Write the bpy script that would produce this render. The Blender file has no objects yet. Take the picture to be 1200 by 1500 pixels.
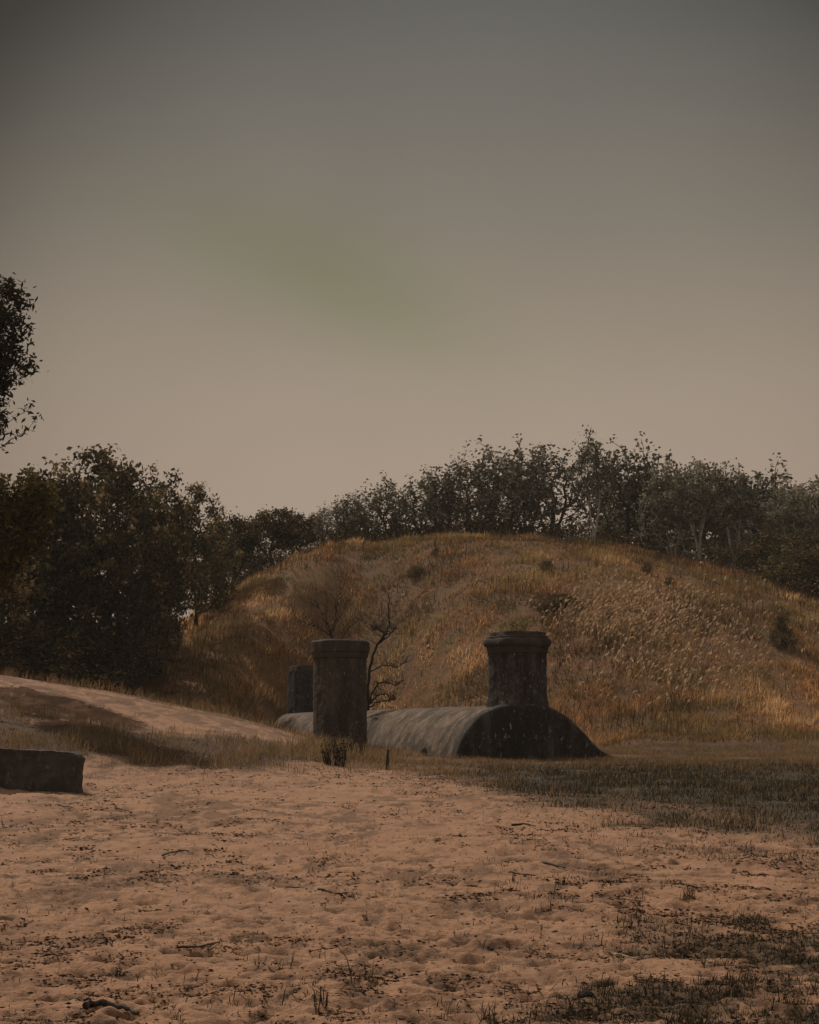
import bpy, bmesh, math, random
import numpy as np
from mathutils import Vector, Matrix, Quaternion

random.seed(7)
rng = np.random.default_rng(11)
C = bpy.context.scene.collection
sc = bpy.context.scene
R = math.radians

# ------------------------------------------------------------------ camera model
F, CX, CY = 2600.0, 600.0, 750.0
EYE = 0.9
TILT = math.atan(315.0 / F)
ct, st = math.cos(TILT), math.sin(TILT)

def ray(px, py):
    a, b = (px - CX) / F, (CY - py) / F
    return np.array([a, ct - b * st, st + b * ct])

def at(px, py, Y):
    d = ray(px, py)
    return Vector((d[0] / d[1] * Y, Y, EYE + d[2] / d[1] * Y))

def proj(X, Y, Z):
    dz = Z - EYE
    dep = Y * ct + dz * st
    up = -Y * st + dz * ct
    dep = np.maximum(dep, 0.05)
    return CX + F * X / dep, CY - F * up / dep

# ------------------------------------------------------------------ noise
def _hash(ix, iy, seed):
    h = (ix.astype(np.int64) * 374761393 + iy.astype(np.int64) * 668265263 + seed * 974634533) & 0xFFFFFFFF
    h = ((h ^ (h >> 13)) * 1274126177) & 0xFFFFFFFF
    return ((h ^ (h >> 16)) & 0xFFFF) / 65535.0

def vnoise(x, y, seed=0):
    x = np.asarray(x, float); y = np.asarray(y, float)
    ix, iy = np.floor(x), np.floor(y)
    fx, fy = x - ix, y - iy
    fx = fx * fx * (3 - 2 * fx); fy = fy * fy * (3 - 2 * fy)
    a = _hash(ix, iy, seed); b = _hash(ix + 1, iy, seed)
    c = _hash(ix, iy + 1, seed); d = _hash(ix + 1, iy + 1, seed)
    return (a + (b - a) * fx) * (1 - fy) + (c + (d - c) * fx) * fy

def fbm(x, y, o=4, seed=0):
    s = 0; a = 0.5; t = 0
    for k in range(o):
        s = s + a * vnoise(x * 2 ** k + 17.3 * k, y * 2 ** k - 9.1 * k, seed + k); t += a; a *= 0.5
    return s / t

def sstep(a, b, x):
    t = np.clip((np.asarray(x, float) - a) / (b - a), 0, 1)
    return t * t * (3 - 2 * t)

# ------------------------------------------------------------------ terrain
YC = 105.0
_cp = [(-900, 1000), (-300, 955), (0, 950), (200, 945), (270, 922), (320, 886), (360, 860), (400, 838), (440, 815), (480, 799), (560, 795),
       (700, 793), (770, 792), (850, 797), (900, 806), (960, 822), (1050, 843), (1100, 855), (1150, 868),
       (1200, 882), (1300, 915), (1450, 960), (1700, 1005), (2400, 1040)]
_cx = np.array([(p - CX) / F * YC for p, _ in _cp])
_cz = np.array([at(p, y, YC).z for p, y in _cp])
_dx = np.array([-60, -30, -18, -12, -10, -8, -6, -4, -2.8, -1.2, 0.5])
_dz = np.array([3.2, 3.1, 2.75, 2.40, 2.1, 1.75, 1.33, 0.86, 0.52, 0.15, 0.0])

def ground_z(X, Y):
    X = np.asarray(X, float); Y = np.asarray(Y, float)
    base = -0.7 + 0.7 * sstep(6, 47, Y) + .75 * sstep(53, 69, Y) * sstep(3.5, 9, X) * (1 - sstep(72, 98, Y))
    hc = np.interp(X * YC / np.maximum(Y, 60) * 0.5 + X * 0.5, _cx, _cz)
    foot = 69 - 2.0 * np.sin(X * 0.11) + 3.0 * (fbm(X * .06, Y * .02, 2, 5) - .5) + 14.0 * np.exp(-((X + 3.0) / 4.0) ** 2)
    t = np.clip((Y - foot) / (YC - foot), 0, 1)
    s = np.sin(t * math.pi / 2) ** 1.35
    hill = hc * s
    back = np.clip(Y - YC, 0, 400)
    hill = hill - np.minimum(back * 0.07 + back ** 2 * 0.0004, hc * 0.95)
    dune = np.interp(X, _dx, _dz)
    front = sstep(30, 52, Y) ** 1.15
    rear = 1 - 0.5 * sstep(53, 66, Y)
    dune = dune * np.where(Y < 52, front, rear) * (1 - sstep(72, 94, Y))
    bump = (fbm(X * .22, Y * .22, 3, 21) - .5) * 0.5 * sstep(70, 80, Y)
    bump = bump + (fbm(X * .35, Y * .2, 3, 31) - .5) * 0.16 * sstep(12, 30, Y)
    return base + hill + dune + bump

DRIFTS = []
_gz0 = ground_z
def ground_z(X, Y):
    z = _gz0(X, Y)
    for cx, cy, rx, ry, h in DRIFTS: z = z + h * np.exp(-((np.asarray(X) - cx) / rx) ** 2 - ((np.asarray(Y) - cy) / ry) ** 2)
    return z

def gz(x, y):
    return float(ground_z(np.array([x]), np.array([y]))[0])

def ground_at(px, py, lo=4.0, hi=103.0):
    """where the pixel's ray meets the terrain"""
    d = ray(px, py)
    Ys = np.concatenate([np.arange(lo, 40, .05), np.arange(40, hi, .2)])
    zs = EYE + d[2] / d[1] * Ys
    g = ground_z(d[0] / d[1] * Ys, Ys)
    k = np.argmax(zs < g) if np.any(zs < g) else len(Ys) - 1
    return Vector((d[0] / d[1] * Ys[k], Ys[k], float(g[k])))

BLK = ground_at(60, 1162)
DRIFTS += [(at(-15, 1150, BLK.y).x, BLK.y - .05, .55, .5, .13), (at(30, 1110, BLK.y).x, BLK.y + 1.2, .8, .6, .30)]

# zone masks, laid out on the ground
def zones(X, Y):
    px, py = proj(X, Y, ground_z(X, Y))
    n1 = fbm(X * .8, Y * .5, 4, 3) - .5
    n2 = fbm(X * .25, Y * .15, 3, 9) - .5
    n3 = fbm(X * 2.6, Y * 1.6, 3, 14) - .5
    L1 = np.interp(px, [-600, 0, 100, 200, 300, 400, 460], [1026, 1040, 1053, 1070, 1084, 1090, 1092])
    L2 = np.interp(px, [-600, 0, 120, 200, 300, 380, 460, 560, 640, 800, 1000, 1200, 1800],
                   [1090, 1097, 1106, 1120, 1130, 1124, 1120, 1126, 1142, 1172, 1198, 1214, 1250])
    w = 8 + 16 * sstep(600, 1000, px)
    near = (Y < 69)
    lower = 1 - sstep(-w, w, py - L2 + n1 * (34 + 50 * sstep(700, 1000, px)) + n3 * (14 + 24 * sstep(700, 1000, px)))
    upper = sstep(-9, 9, py - L1 + n1 * 26 + n3 * 10)
    left = 1 - sstep(430, 500, px)
    belt = lower * (left * upper + (1 - left) * np.clip(.72 + .3 * sstep(800, 950, px) + 1.0 * n1, 0, 1)) * near
    # thin grass fringe on the dune ridge
    ridge = sstep(50.5, 52.5, Y + n1 * 5) * (1 - sstep(53.5, 56.5, Y + n1 * 4)) * left * 0.5 * sstep(.40, .58, n2 + .5 + n1 * .5)
    belt = np.maximum(belt, ridge * near)
    hillm = sstep(60, 66, Y + n2 * 8)
    dark = sstep(640, 800, px + n1 * 160) * sstep(1111, 1134, py + n3 * 12) * near * lower  # mask of the right band; its shade goes into grass and ground colour
    # straggling tufts on the sand, thicker to the right
    strag = sstep(560, 1250, px + n2 * 380) * (1 - sstep(0, 95, py - L2)) * sstep(.0, .16, n1 + n3 * .7 - .02) * near
    strag = np.maximum(strag, 0.55 * (1 - sstep(0, 42, py - L2)) * sstep(-.02, .14, n1 * .8 + n3) * near)
    strag = np.maximum(strag, .30 * (px < 470) * sstep(41, 46, Y) * (Y < 58) * sstep(.0, .2, n3 + n1))
    moss_dark = sstep(680, 1080, px + n2 * 320 + (py - 1400) * .9) * sstep(1270, 1400, py + n2 * 120) * sstep(-.13, .05, n3 + n1 * .5) * near  # mossy patches that also paint the dappled shade at lower right
    return px, py, belt, hillm, dark, strag, moss_dark

# ------------------------------------------------------------------ helpers
def tag(o, label=None, cat=None, group=None, kind=None):
    if label: o['label'] = label
    if cat: o['category'] = cat
    if group: o['group'] = group
    if kind: o['kind'] = kind
    return o

def empty(name, loc, rz=0.0):
    o = bpy.data.objects.new(name, None); C.objects.link(o)
    o.location = loc; o.rotation_euler = (0, 0, rz); o.empty_display_size = .3
    return o

def link(name, me, mat, parent=None, smooth=False):
    if mat is not None and not me.materials: me.materials.append(mat)
    o = bpy.data.objects.new(name, me); C.objects.link(o)
    if parent: o.parent = parent
    if smooth:
        me.polygons.foreach_set('use_smooth', np.ones(len(me.polygons), bool))
        if smooth != True: me.set_sharp_from_angle(angle=R(smooth))
    return o

def mesh_np(name, V, Fc, counts=None, attrs=None):
    """V (n,3); Fc flat loop index array; counts per face"""
    me = bpy.data.meshes.new(name)
    V = np.ascontiguousarray(V, dtype=np.float32)
    Fc = np.ascontiguousarray(Fc, dtype=np.int32)
    counts = np.ascontiguousarray(counts, dtype=np.int32)
    me.vertices.add(len(V)); me.vertices.foreach_set('co', V.ravel())
    me.loops.add(len(Fc)); me.loops.foreach_set('vertex_index', Fc)
    me.polygons.add(len(counts))
    starts = np.zeros(len(counts), np.int32); starts[1:] = np.cumsum(counts)[:-1]
    me.polygons.foreach_set('loop_start', starts)
    me.update(calc_edges=True)
    for k, v in (attrs or {}).items():
        a = me.attributes.new(k, 'FLOAT', 'POINT'); a.data.foreach_set('value', np.ascontiguousarray(v, dtype=np.float32))
    me.validate()
    return me

def grid_mesh(name, P, closed=False, attrs=None):
    """P (rows, cols, 3)"""
    r, c = P.shape[:2]
    idx = np.arange(r * c).reshape(r, c)
    if closed: nx = np.roll(idx, -1, axis=1)
    else: idx2 = idx; nx = None
    if closed:
        q = np.stack([idx[:-1], nx[:-1], nx[1:], idx[1:]], -1).reshape(-1, 4)
    else:
        q = np.stack([idx[:-1, :-1], idx[:-1, 1:], idx[1:, 1:], idx[1:, :-1]], -1).reshape(-1, 4)
    return mesh_np(name, P.reshape(-1, 3), q.ravel(), np.full(len(q), 4), attrs)

def tube_verts(path, radii, n=6):
    """returns V, F(flat), counts for one tube along a path of Vectors"""
    V = []; Fl = []; cn = []
    m = len(path)
    for i, p in enumerate(path):
        t = (path[min(i + 1, m - 1)] - path[max(i - 1, 0)])
        if t.length < 1e-6: t = Vector((0, 0, 1))
        t.normalize()
        a = t.cross(Vector((.31, .95, .05)));
        if a.length < .05: a = t.cross(Vector((1, 0, 0)))
        a.normalize(); b = t.cross(a)
        for k in range(n):
            th = 2 * math.pi * k / n
            V.append(p + (a * math.cos(th) + b * math.sin(th)) * radii[i])
    for i in range(m - 1):
        for k in range(n):
            k2 = (k + 1) % n
            Fl += [i * n + k, i * n + k2, (i + 1) * n + k2, (i + 1) * n + k]; cn.append(4)
    Fl += list(range(n - 1, -1, -1)); cn.append(n)
    Fl += list(range((m - 1) * n, m * n)); cn.append(n)
    return V, Fl, cn

def tubes_mesh(name, tubes):
    V = []; Fl = []; cn = []
    for path, radii, n in tubes:
        v, f, c = tube_verts(path, radii, n)
        o = len(V); V += v; Fl += [i + o for i in f]; cn += c
    return mesh_np(name, np.array([tuple(v) for v in V]), np.array(Fl), np.array(cn))

# ------------------------------------------------------------------ materials
class NT:
    def __init__(s, m):
        m.use_nodes = True; s.t = m.node_tree; s.n = s.t.nodes; s.l = s.t.links
    def add(s, typ, **kw):
        n = s.n.new(typ)
        for k, v in kw.items(): setattr(n, k, v)
        return n
    def link(s, a, b): s.l.new(a, b)
    def noise(s, vec, scale, detail=5, rough=.6):
        n = s.add('ShaderNodeTexNoise'); n.inputs['Scale'].default_value = scale
        n.inputs['Detail'].default_value = detail; n.inputs['Roughness'].default_value = rough
        if vec is not None: s.link(vec, n.inputs['Vector'])
        return n.outputs['Fac']
    def ramp(s, fac, stops):
        r = s.add('ShaderNodeValToRGB'); e = r.color_ramp.elements
        while len(e) > 1: e.remove(e[0])
        e[0].position, e[0].color = stops[0][0], (*stops[0][1], 1)
        for p, c in stops[1:]:
            x = e.new(p); x.color = (*c, 1)
        s.link(fac, r.inputs['Fac']); return r.outputs['Color']
    def mix(s, fac, a, b, mode='MIX'):
        m = s.add('ShaderNodeMix', data_type='RGBA', blend_type=mode)
        for sock, v in ((m.inputs[0], fac), (m.inputs[6], a), (m.inputs[7], b)):
            if isinstance(v, (int, float)): sock.default_value = v
            elif isinstance(v, tuple): sock.default_value = (*v, 1)
            else: s.link(v, sock)
        return m.outputs[2]
    def math(s, op, a, b=0.0, clamp=False):
        m = s.add('ShaderNodeMath', operation=op, use_clamp=clamp)
        for sock, v in ((m.inputs[0], a), (m.inputs[1], b)):
            if isinstance(v, (int, float)): sock.default_value = v
            else: s.link(v, sock)
        return m.outputs[0]
    def maprange(s, v, a, b, c=0., d=1.):
        m = s.add('ShaderNodeMapRange'); s.link(v, m.inputs[0])
        for i, q in enumerate((a, b, c, d)): m.inputs[i + 1].default_value = q
        return m.outputs[0]
    def attr(s, name):
        return s.add('ShaderNodeAttribute', attribute_name=name).outputs['Fac']

def new_mat(name):
    m = bpy.data.materials.new(name); nt = NT(m)
    b = nt.n['Principled BSDF']; b.inputs['Roughness'].default_value = .95
    b.inputs['Specular IOR Level'].default_value = .15
    return m, nt, b

def bump(nt, b, h, strength, dist):
    bp = nt.add('ShaderNodeBump'); bp.inputs['Strength'].default_value = strength; bp.inputs['Distance'].default_value = dist
    nt.link(h, bp.inputs['Height']); nt.link(bp.outputs[0], b.inputs['Normal'])

def mat_ground():
    m, nt, b = new_mat('sand_and_soil')
    pos = nt.add('ShaderNodeNewGeometry').outputs['Position']
    n_big = nt.noise(pos, .35, 4); n_mid = nt.noise(pos, 2.2, 6, .65); n_fine = nt.noise(pos, 14, 5, .7); n_gr = nt.noise(pos, 70, 3, .7)
    sand = nt.ramp(n_mid, [(.28, SAND_D), (.5, SAND_M), (.74, SAND_L)])
    sand = nt.mix(nt.maprange(n_big, .35, .7, 0, .45), sand, SAND_W)
    sand = nt.mix(nt.maprange(n_fine, .52, .68, 0, .6), sand, (.16, .078, .045))
    sand = nt.mix(nt.maprange(n_gr, .56, .70, 0, .55), sand, (.16, .09, .055))
    soil = nt.ramp(n_fine, [(.3, (.028, .017, .010)), (.52, (.065, .036, .021)), (.75, (.15, .08, .043))])
    thatch = nt.ramp(nt.noise(pos, .5, 5), [(.35, (.085, .046, .02)), (.5, (.15, .07, .028)), (.66, (.09, .062, .025))])
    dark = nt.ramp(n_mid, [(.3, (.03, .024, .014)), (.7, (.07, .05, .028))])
    brk = nt.maprange(nt.noise(pos, 21, 6, .75), .36, .54, .35, 1.0)
    col = nt.mix(nt.math('MULTIPLY', nt.attr('stain_shade'), brk, True), sand, soil)
    col = nt.mix(nt.attr('belt'), col, soil)
    col = nt.mix(nt.attr('hill'), col, thatch)
    col = nt.mix(nt.attr('moss_dark'), col, dark)
    nt.link(col, b.inputs['Base Color'])
    h = nt.math('ADD', nt.math('MULTIPLY', n_fine, .7), nt.math('MULTIPLY', n_gr, .3))
    bump(nt, b, h, .9, .04)
    return m

SAND_D, SAND_M, SAND_L, SAND_W = (.19, .098, .057), (.29, .160, .094), (.37, .213, .130), (.32, .168, .096)

def mat_concrete(name, lo, mid, hi, fleck=.0, streak=True, moss_dark=None, edge=None):
    m, nt, b = new_mat(name)
    tc = nt.add('ShaderNodeTexCoord').outputs['Object']
    mp = nt.add('ShaderNodeMapping'); nt.link(tc, mp.inputs[0]); mp.inputs['Scale'].default_value = (1, 1, .22) if streak else (1, 1, 1)
    n1 = nt.noise(mp.outputs[0], 2.2, 8, .68); n2 = nt.noise(tc, 9, 7, .7); n3 = nt.noise(tc, 38, 4, .7)
    f = nt.math('ADD', nt.math('MULTIPLY', n1, .65), nt.math('MULTIPLY', n2, .35))
    col = nt.ramp(f, [(.34, lo), (.5, mid), (.68, hi)])
    if moss_dark: col = nt.mix(nt.maprange(nt.noise(tc, 1.3, 8, .78), .45, .56, 0, .85), col, moss_dark)
    if fleck:
        mp2 = nt.add('ShaderNodeMapping'); nt.link(tc, mp2.inputs[0]); mp2.inputs['Scale'].default_value = (1, 1, .42)
        w = nt.math('MULTIPLY', nt.maprange(nt.noise(mp2.outputs[0], 13, 4, .65), .60, .68, 0, 1), nt.maprange(nt.noise(tc, 1.6, 2), .42, .58, 0, 1))
        col = nt.mix(nt.math('MULTIPLY', w, fleck), col, (.42, .38, .33))
    nt.link(col, b.inputs['Base Color'])
    bump(nt, b, nt.math('ADD', nt.math('MULTIPLY', n2, .7), nt.math('MULTIPLY', n3, .3)), .7, .05)
    return m

def mat_leaf(name, cols, trans=.25):
    m, nt, b = new_mat(name)
    t = nt.attr('tint')
    oi = nt.add('ShaderNodeObjectInfo').outputs['Random']
    f = nt.math('ADD', t, nt.maprange(oi, 0, 1, -.14, .14), True)
    col = nt.ramp(f, [(i / (len(cols) - 1), c) for i, c in enumerate(cols)])
    nt.link(col, b.inputs['Base Color']); b.inputs['Roughness'].default_value = 1.0; b.inputs['Specular IOR Level'].default_value = 0.0
    tr = nt.add('ShaderNodeBsdfTranslucent'); nt.link(col, tr.inputs[0])
    mx = nt.add('ShaderNodeMixShader'); mx.inputs[0].default_value = trans
    out = nt.n['Material Output']
    nt.link(b.outputs[0], mx.inputs[1]); nt.link(tr.outputs[0], mx.inputs[2]); nt.link(mx.outputs[0], out.inputs[0])
    return m

def mat_grass(name, stops, patch, trans=.35, pscale=.35, pw=.7):
    m, nt, b = new_mat(name)
    pos = nt.add('ShaderNodeNewGeometry').outputs['Position']
    col = nt.ramp(nt.attr('tint'), stops)
    col2 = nt.ramp(nt.attr('tint'), patch)
    col = nt.mix(nt.maprange(nt.noise(pos, pscale, 5, .68), .42, .54, 0, pw), col, col2)
    nt.link(col, b.inputs['Base Color']); b.inputs['Roughness'].default_value = .75
    tr = nt.add('ShaderNodeBsdfTranslucent'); nt.link(col, tr.inputs[0])
    mx = nt.add('ShaderNodeMixShader'); mx.inputs[0].default_value = trans
    nt.link(b.outputs[0], mx.inputs[1]); nt.link(tr.outputs[0], mx.inputs[2]); nt.link(mx.outputs[0], nt.n['Material Output'].inputs[0])
    return m

def mat_bark(name, lo, hi):
    m, nt, b = new_mat(name)
    tc = nt.add('ShaderNodeTexCoord').outputs['Object']
    nt.link(nt.ramp(nt.noise(tc, 5, 6, .7), [(.35, lo), (.65, hi)]), b.inputs['Base Color'])
    return m

M_ground = mat_ground()
M_vault = mat_concrete('weathered_vault_concrete', (.045, .032, .023), (.125, .088, .063), (.235, .172, .128), 0, False, (.032, .023, .016))
M_end = mat_concrete('near_black_concrete', (.014, .012, .011), (.032, .027, .023), (.11, .092, .08), .9)  # darkest concrete, for the end wall and the far tower
M_tower = mat_concrete('grey_brown_concrete', (.022, .018, .014), (.06, .048, .037), (.15, .12, .092), .6)
M_near = mat_concrete('dark_flecked_concrete', (.016, .013, .011), (.042, .034, .029), (.16, .135, .115), 1.0)
M_cap = mat_concrete('stained_cap_concrete', (.035, .026, .022), (.06, .045, .038), (.095, .075, .06), .3)
M_block = mat_concrete('dark_block_concrete', (.04, .035, .03), (.07, .058, .048), (.12, .098, .08), .25, False)
M_leafL = mat_leaf('dark_scrub_leaves', [(.028, .023, .014), (.065, .053, .028), (.14, .104, .05), (.32, .225, .11)])
M_leafC = mat_leaf('crest_leaves', [(.055, .047, .035), (.125, .112, .08), (.21, .192, .138), (.40, .36, .27)], .2)
M_leafN = mat_leaf('near_leaves', [(.022, .018, .010), (.045, .034, .016), (.09, .07, .025), (.17, .12, .04)], .3)
M_leafY = mat_leaf('yellow_weed_leaves', [(.11, .10, .03), (.20, .17, .05), (.26, .22, .07)], .35)
M_bark = mat_bark('dark_bark', (.03, .024, .018), (.075, .06, .046))
M_barkP = mat_bark('pale_bark', (.30, .265, .22), (.62, .56, .48))
M_dead = mat_bark('dead_grey_wood', (.03, .025, .022), (.085, .07, .058))
M_black = mat_bark('black_dead_wood', (.014, .012, .011), (.04, .033, .029))
M_stickP = mat_bark('bleached_stick', (.22, .16, .11), (.40, .30, .21))
M_gHill = mat_grass('dry_hill_grass', [(0, (.07, .030, .014)), (.35, (.31, .142, .054)), (.7, (.55, .29, .122)), (1, (.84, .56, .30))],
                    [(0, (.045, .038, .015)), (.5, (.16, .118, .045)), (1, (.42, .29, .125))], .35, .22, .85)
M_gBelt = mat_grass('dry_belt_grass', [(0, (.12, .068, .034)), (.5, (.26, .145, .07)), (1, (.46, .29, .15))],
                    [(0, (.075, .058, .028)), (.5, (.165, .12, .055)), (1, (.31, .22, .11))], .3, .5)
M_gDark = mat_grass('dark_green_shaded_grass', [(0, (.022, .018, .011)), (.5, (.047, .037, .020)), (1, (.13, .088, .046))],
                    [(0, (.018, .016, .010)), (.5, (.034, .029, .017)), (1, (.085, .06, .033))], .2, .6)  # dark green tone with the shade of the right band mixed in
M_plume = mat_grass('pale_plumes', [(0, (.20, .115, .065)), (.5, (.38, .235, .145)), (1, (.60, .43, .29))],
                    [(0, (.16, .10, .05)), (1, (.40, .27, .15))], .4, .4)
M_stalk = mat_grass('dead_stalks', [(0, (.05, .028, .018)), (.5, (.10, .052, .03)), (1, (.30, .17, .09))], [(0, (.045, .034, .018)), (1, (.16, .11, .05))], .25, .3)
M_litter = mat_leaf('brown_litter', [(.020, .014, .010), (.05, .028, .018), (.12, .06, .034)], .1)

# ------------------------------------------------------------------ ground sheet
def build_ground():
    u_in = np.linspace(-.43, .43, 1150)
    side = np.concatenate([np.linspace(.434, .6, 34), np.geomspace(.62, 6, 24)])
    u = np.concatenate([-side[::-1], u_in, side])
    ys = [8.3]
    while ys[-1] < 620:
        y = ys[-1]
        d = max(.014, y * y / (F * 1.6 * .683) * .62)
        if y < 66: d = min(d, .22)
        elif y < 112: d = min(d, .45)
        else: d = (y - 108) * .16
        ys.append(y + d)
    pre = np.array([-60, -30, -16, -8, -3, 0, 2, 4, 5.5, 6.5, 7.2, 7.8])
    Y = np.concatenate([pre, np.array(ys)])
    W = np.sqrt(Y ** 2 + 20)
    XX = u[None, :] * W[:, None]; YY = np.repeat(Y[:, None], len(u), 1)
    Z = ground_z(XX, YY)
    px, py, belt, hillm, dark, strag, moss_dark = zones(XX, YY)
    # relief of trampled sand
    sandy = (1 - sstep(55, 64, YY)) * (1 - .6 * belt)
    det = (fbm(XX * 1.1, YY * 1.1, 3, 40) - .5) * .09 + (fbm(XX * 4, YY * 3.2, 3, 50) - .5) * .028 + (fbm(XX * 13, YY * 11, 2, 60) - .5) * .010
    rid = np.abs(fbm(XX * 1.7 + 3, YY * 3.1, 3, 70) - .5) * 2
    det += -.010 * (1 - sstep(0, .12, rid))
    D = np.zeros_like(Z)
    stain_shade = np.zeros_like(Z)
    n = 12500
    r2 = np.random.default_rng(5)
    inv = r2.uniform(1 / 52., 1 / 8.4, n); fy = 1 / inv ** 1.0
    fu = r2.uniform(-.45, .45, n)
    for k in range(n):
        y0 = fy[k]; w0 = math.sqrt(y0 * y0 + 20); x0 = fu[k] * w0
        a = r2.uniform(.025, .085) * (1 + .016 * y0); bb = a * r2.uniform(.4, 1.2); th = r2.uniform(0, math.pi)
        dep = min(a, bb) * r2.uniform(.25, .60) * (1.0 if r2.random() < .5 else .5) * (.42 + .58 * min(1, max(0, (y0 - 9) / 12)))
        rad = max(a, bb) * 2.1
        i0, i1 = np.searchsorted(Y, [y0 - rad, y0 + rad]); j0, j1 = np.searchsorted(u, [(x0 - rad) / w0, (x0 + rad) / w0])
        if i1 <= i0 or j1 <= j0: continue
        lx = XX[i0:i1, j0:j1] - x0; ly = YY[i0:i1, j0:j1] - y0
        c, s = math.cos(th), math.sin(th)
        q = np.sqrt(((lx * c + ly * s) / a) ** 2 + ((-lx * s + ly * c) / bb) ** 2)
        D[i0:i1, j0:j1] += -dep * np.exp(-(q ** 3.2)) + dep * .42 * np.exp(-((q - 1.35) / .38) ** 2)
        if r2.random() < .45:
            stain_shade[i0:i1, j0:j1] = np.maximum(stain_shade[i0:i1, j0:j1], r2.uniform(.3, .85) * np.exp(-(q * 1.1) ** 3) )  # debris in the dents, with their shade painted into the colour
    for k in range(1500):
        y0 = 1 / r2.uniform(1 / 40., 1 / 8.6); w0 = math.sqrt(y0 * y0 + 20); x0 = r2.uniform(-.42, .42) * w0
        a = r2.uniform(.05, .15) * (1 + .012 * y0); bb = a * r2.uniform(.35, .8); th = r2.normal(0, .5); dep = bb * r2.uniform(.25, .5) * (.5 + .5 * min(1, max(0, (y0 - 9) / 12))); rad = a * 2
        i0, i1 = np.searchsorted(Y, [y0 - rad, y0 + rad]); j0, j1 = np.searchsorted(u, [(x0 - rad) / w0, (x0 + rad) / w0])
        if i1 <= i0 or j1 <= j0: continue
        lx = XX[i0:i1, j0:j1] - x0; ly = YY[i0:i1, j0:j1] - y0
        c, s = math.cos(th), math.sin(th)
        q = np.sqrt(((lx * c + ly * s) / a) ** 2 + ((-lx * s + ly * c) / bb) ** 2) * (.8 + .5 * fbm(lx * 9 + k, ly * 9, 2, 95))
        D[i0:i1, j0:j1] += -dep * np.exp(-(q ** 4)) + dep * .3 * np.exp(-((q - 1.3) / .3) ** 2)
        if r2.random() < .8: stain_shade[i0:i1, j0:j1] = np.maximum(stain_shade[i0:i1, j0:j1], r2.uniform(.6, 1.3) * np.exp(-(q ** 4)))  # shade of the larger hollows painted in along with debris
    D = np.clip(D, -.09, .06)
    Z = Z + (det + D) * sandy * sstep(5, 8, YY)
    n9 = fbm(XX * 6, YY * 3.5, 4, 90)
    patch = sstep(.38, .58, fbm(XX * .9, YY * .45, 3, 80))
    stain_shade = np.maximum(stain_shade * sstep(.35, .55, n9), sstep(.54, .63, n9) * patch * .75)
    stain_shade = np.maximum(stain_shade, sstep(.52, .62, fbm(XX * 3, YY * 1.5, 4, 91)) * sstep(.42, .6, fbm(XX * .6, YY * .35, 2, 92)) * .7 * sstep(11, 17, YY))
    stain_shade = np.maximum(stain_shade, strag * .55)
    slope = (px < 480) * sstep(40, 46, YY) * (YY < 60) * (1 - belt)
    stain_shade = np.maximum(stain_shade, slope * .75 * sstep(.46, .60, fbm(XX * 2.2, YY * 1.3, 4, 97)))
    hz = hillm * (YY > 60)
    dk = np.clip(np.maximum(dark * .95, moss_dark * .8), 0, 1)  # painted band shade and mossy darkening share one ground mask
    P = np.stack([XX, YY, Z], -1)
    me = grid_mesh('ground', P, False, {'belt': np.clip(belt, 0, 1).ravel(), 'hill': hz.ravel(), 'moss_dark': dk.ravel(), 'stain_shade': stain_shade.ravel()})
    o = link('ground', me, M_ground, None, True); o['kind'] = 'structure'
    return Y, u, Z

GY, GU, GZ = build_ground()
def surf_z(X, Y):
    """height of the finished sand surface"""
    X = np.asarray(X, float); Y = np.asarray(Y, float)
    i = np.clip(np.searchsorted(GY, Y) - 1, 0, len(GY) - 2)
    W = np.sqrt(Y ** 2 + 20); uu = X / W
    j = np.clip(np.searchsorted(GU, uu) - 1, 0, len(GU) - 2)
    fi = (Y - GY[i]) / (GY[i + 1] - GY[i]); fj = np.clip((uu - GU[j]) / (GU[j + 1] - GU[j]), 0, 1)
    return (GZ[i, j] * (1 - fj) + GZ[i, j + 1] * fj) * (1 - fi) + (GZ[i + 1, j] * (1 - fj) + GZ[i + 1, j + 1] * fj) * fi
def sz(x, y): return float(surf_z(np.array([x]), np.array([y]))[0])

# ------------------------------------------------------------------ bunker
TH = R(15.2)
def n3(P, sc_, seed):
    x, y, z = P[..., 0], P[..., 1], P[..., 2]
    return (fbm(x * sc_ + z * .7 * sc_, y * sc_ - z * .5 * sc_, 3, seed) + fbm(z * sc_ + 4, (x + y) * sc_, 3, seed + 3) - 1)

def arch(t, hw, h):
    """t in 0..pi, from the +x foot over the crown to the -x foot"""
    c, s = np.cos(t), np.sin(t)
    e = .92
    return hw * np.sign(c) * np.abs(c) ** e, h * np.abs(s) ** e

_prof = np.array([(3.55, -.34), (3.2, -.12), (2.85, .02), (2.5, .13), (2.22, .26), (2.04, .42), (1.86, .64), (1.64, .87), (1.36, 1.11), (1.08, 1.32), (.75, 1.47), (.35, 1.55), (0, 1.57), (-.4, 1.56),
                  (-.85, 1.50), (-1.2, 1.36), (-1.5, 1.14), (-1.75, .86), (-1.93, .56), (-2.06, .25), (-2.12, -.02), (-2.16, -.35)])
_pl = np.concatenate([[0], np.cumsum(np.linalg.norm(np.diff(_prof, axis=0), axis=1))]); _pl /= _pl[-1]
def profile(u, toe=1.0):
    """outline of the end: slumped to a toe on the right, fuller on the left"""
    x = (np.interp(u - .018, _pl, _prof[:, 0]) + np.interp(u, _pl, _prof[:, 0]) + np.interp(u + .018, _pl, _prof[:, 0])) / 3
    z = (np.interp(u - .018, _pl, _prof[:, 1]) + np.interp(u, _pl, _prof[:, 1]) + np.interp(u + .018, _pl, _prof[:, 1])) / 3
    x = np.where(x > 1.9, 1.9 + (x - 1.9) * toe, x)
    return x, z

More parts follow.
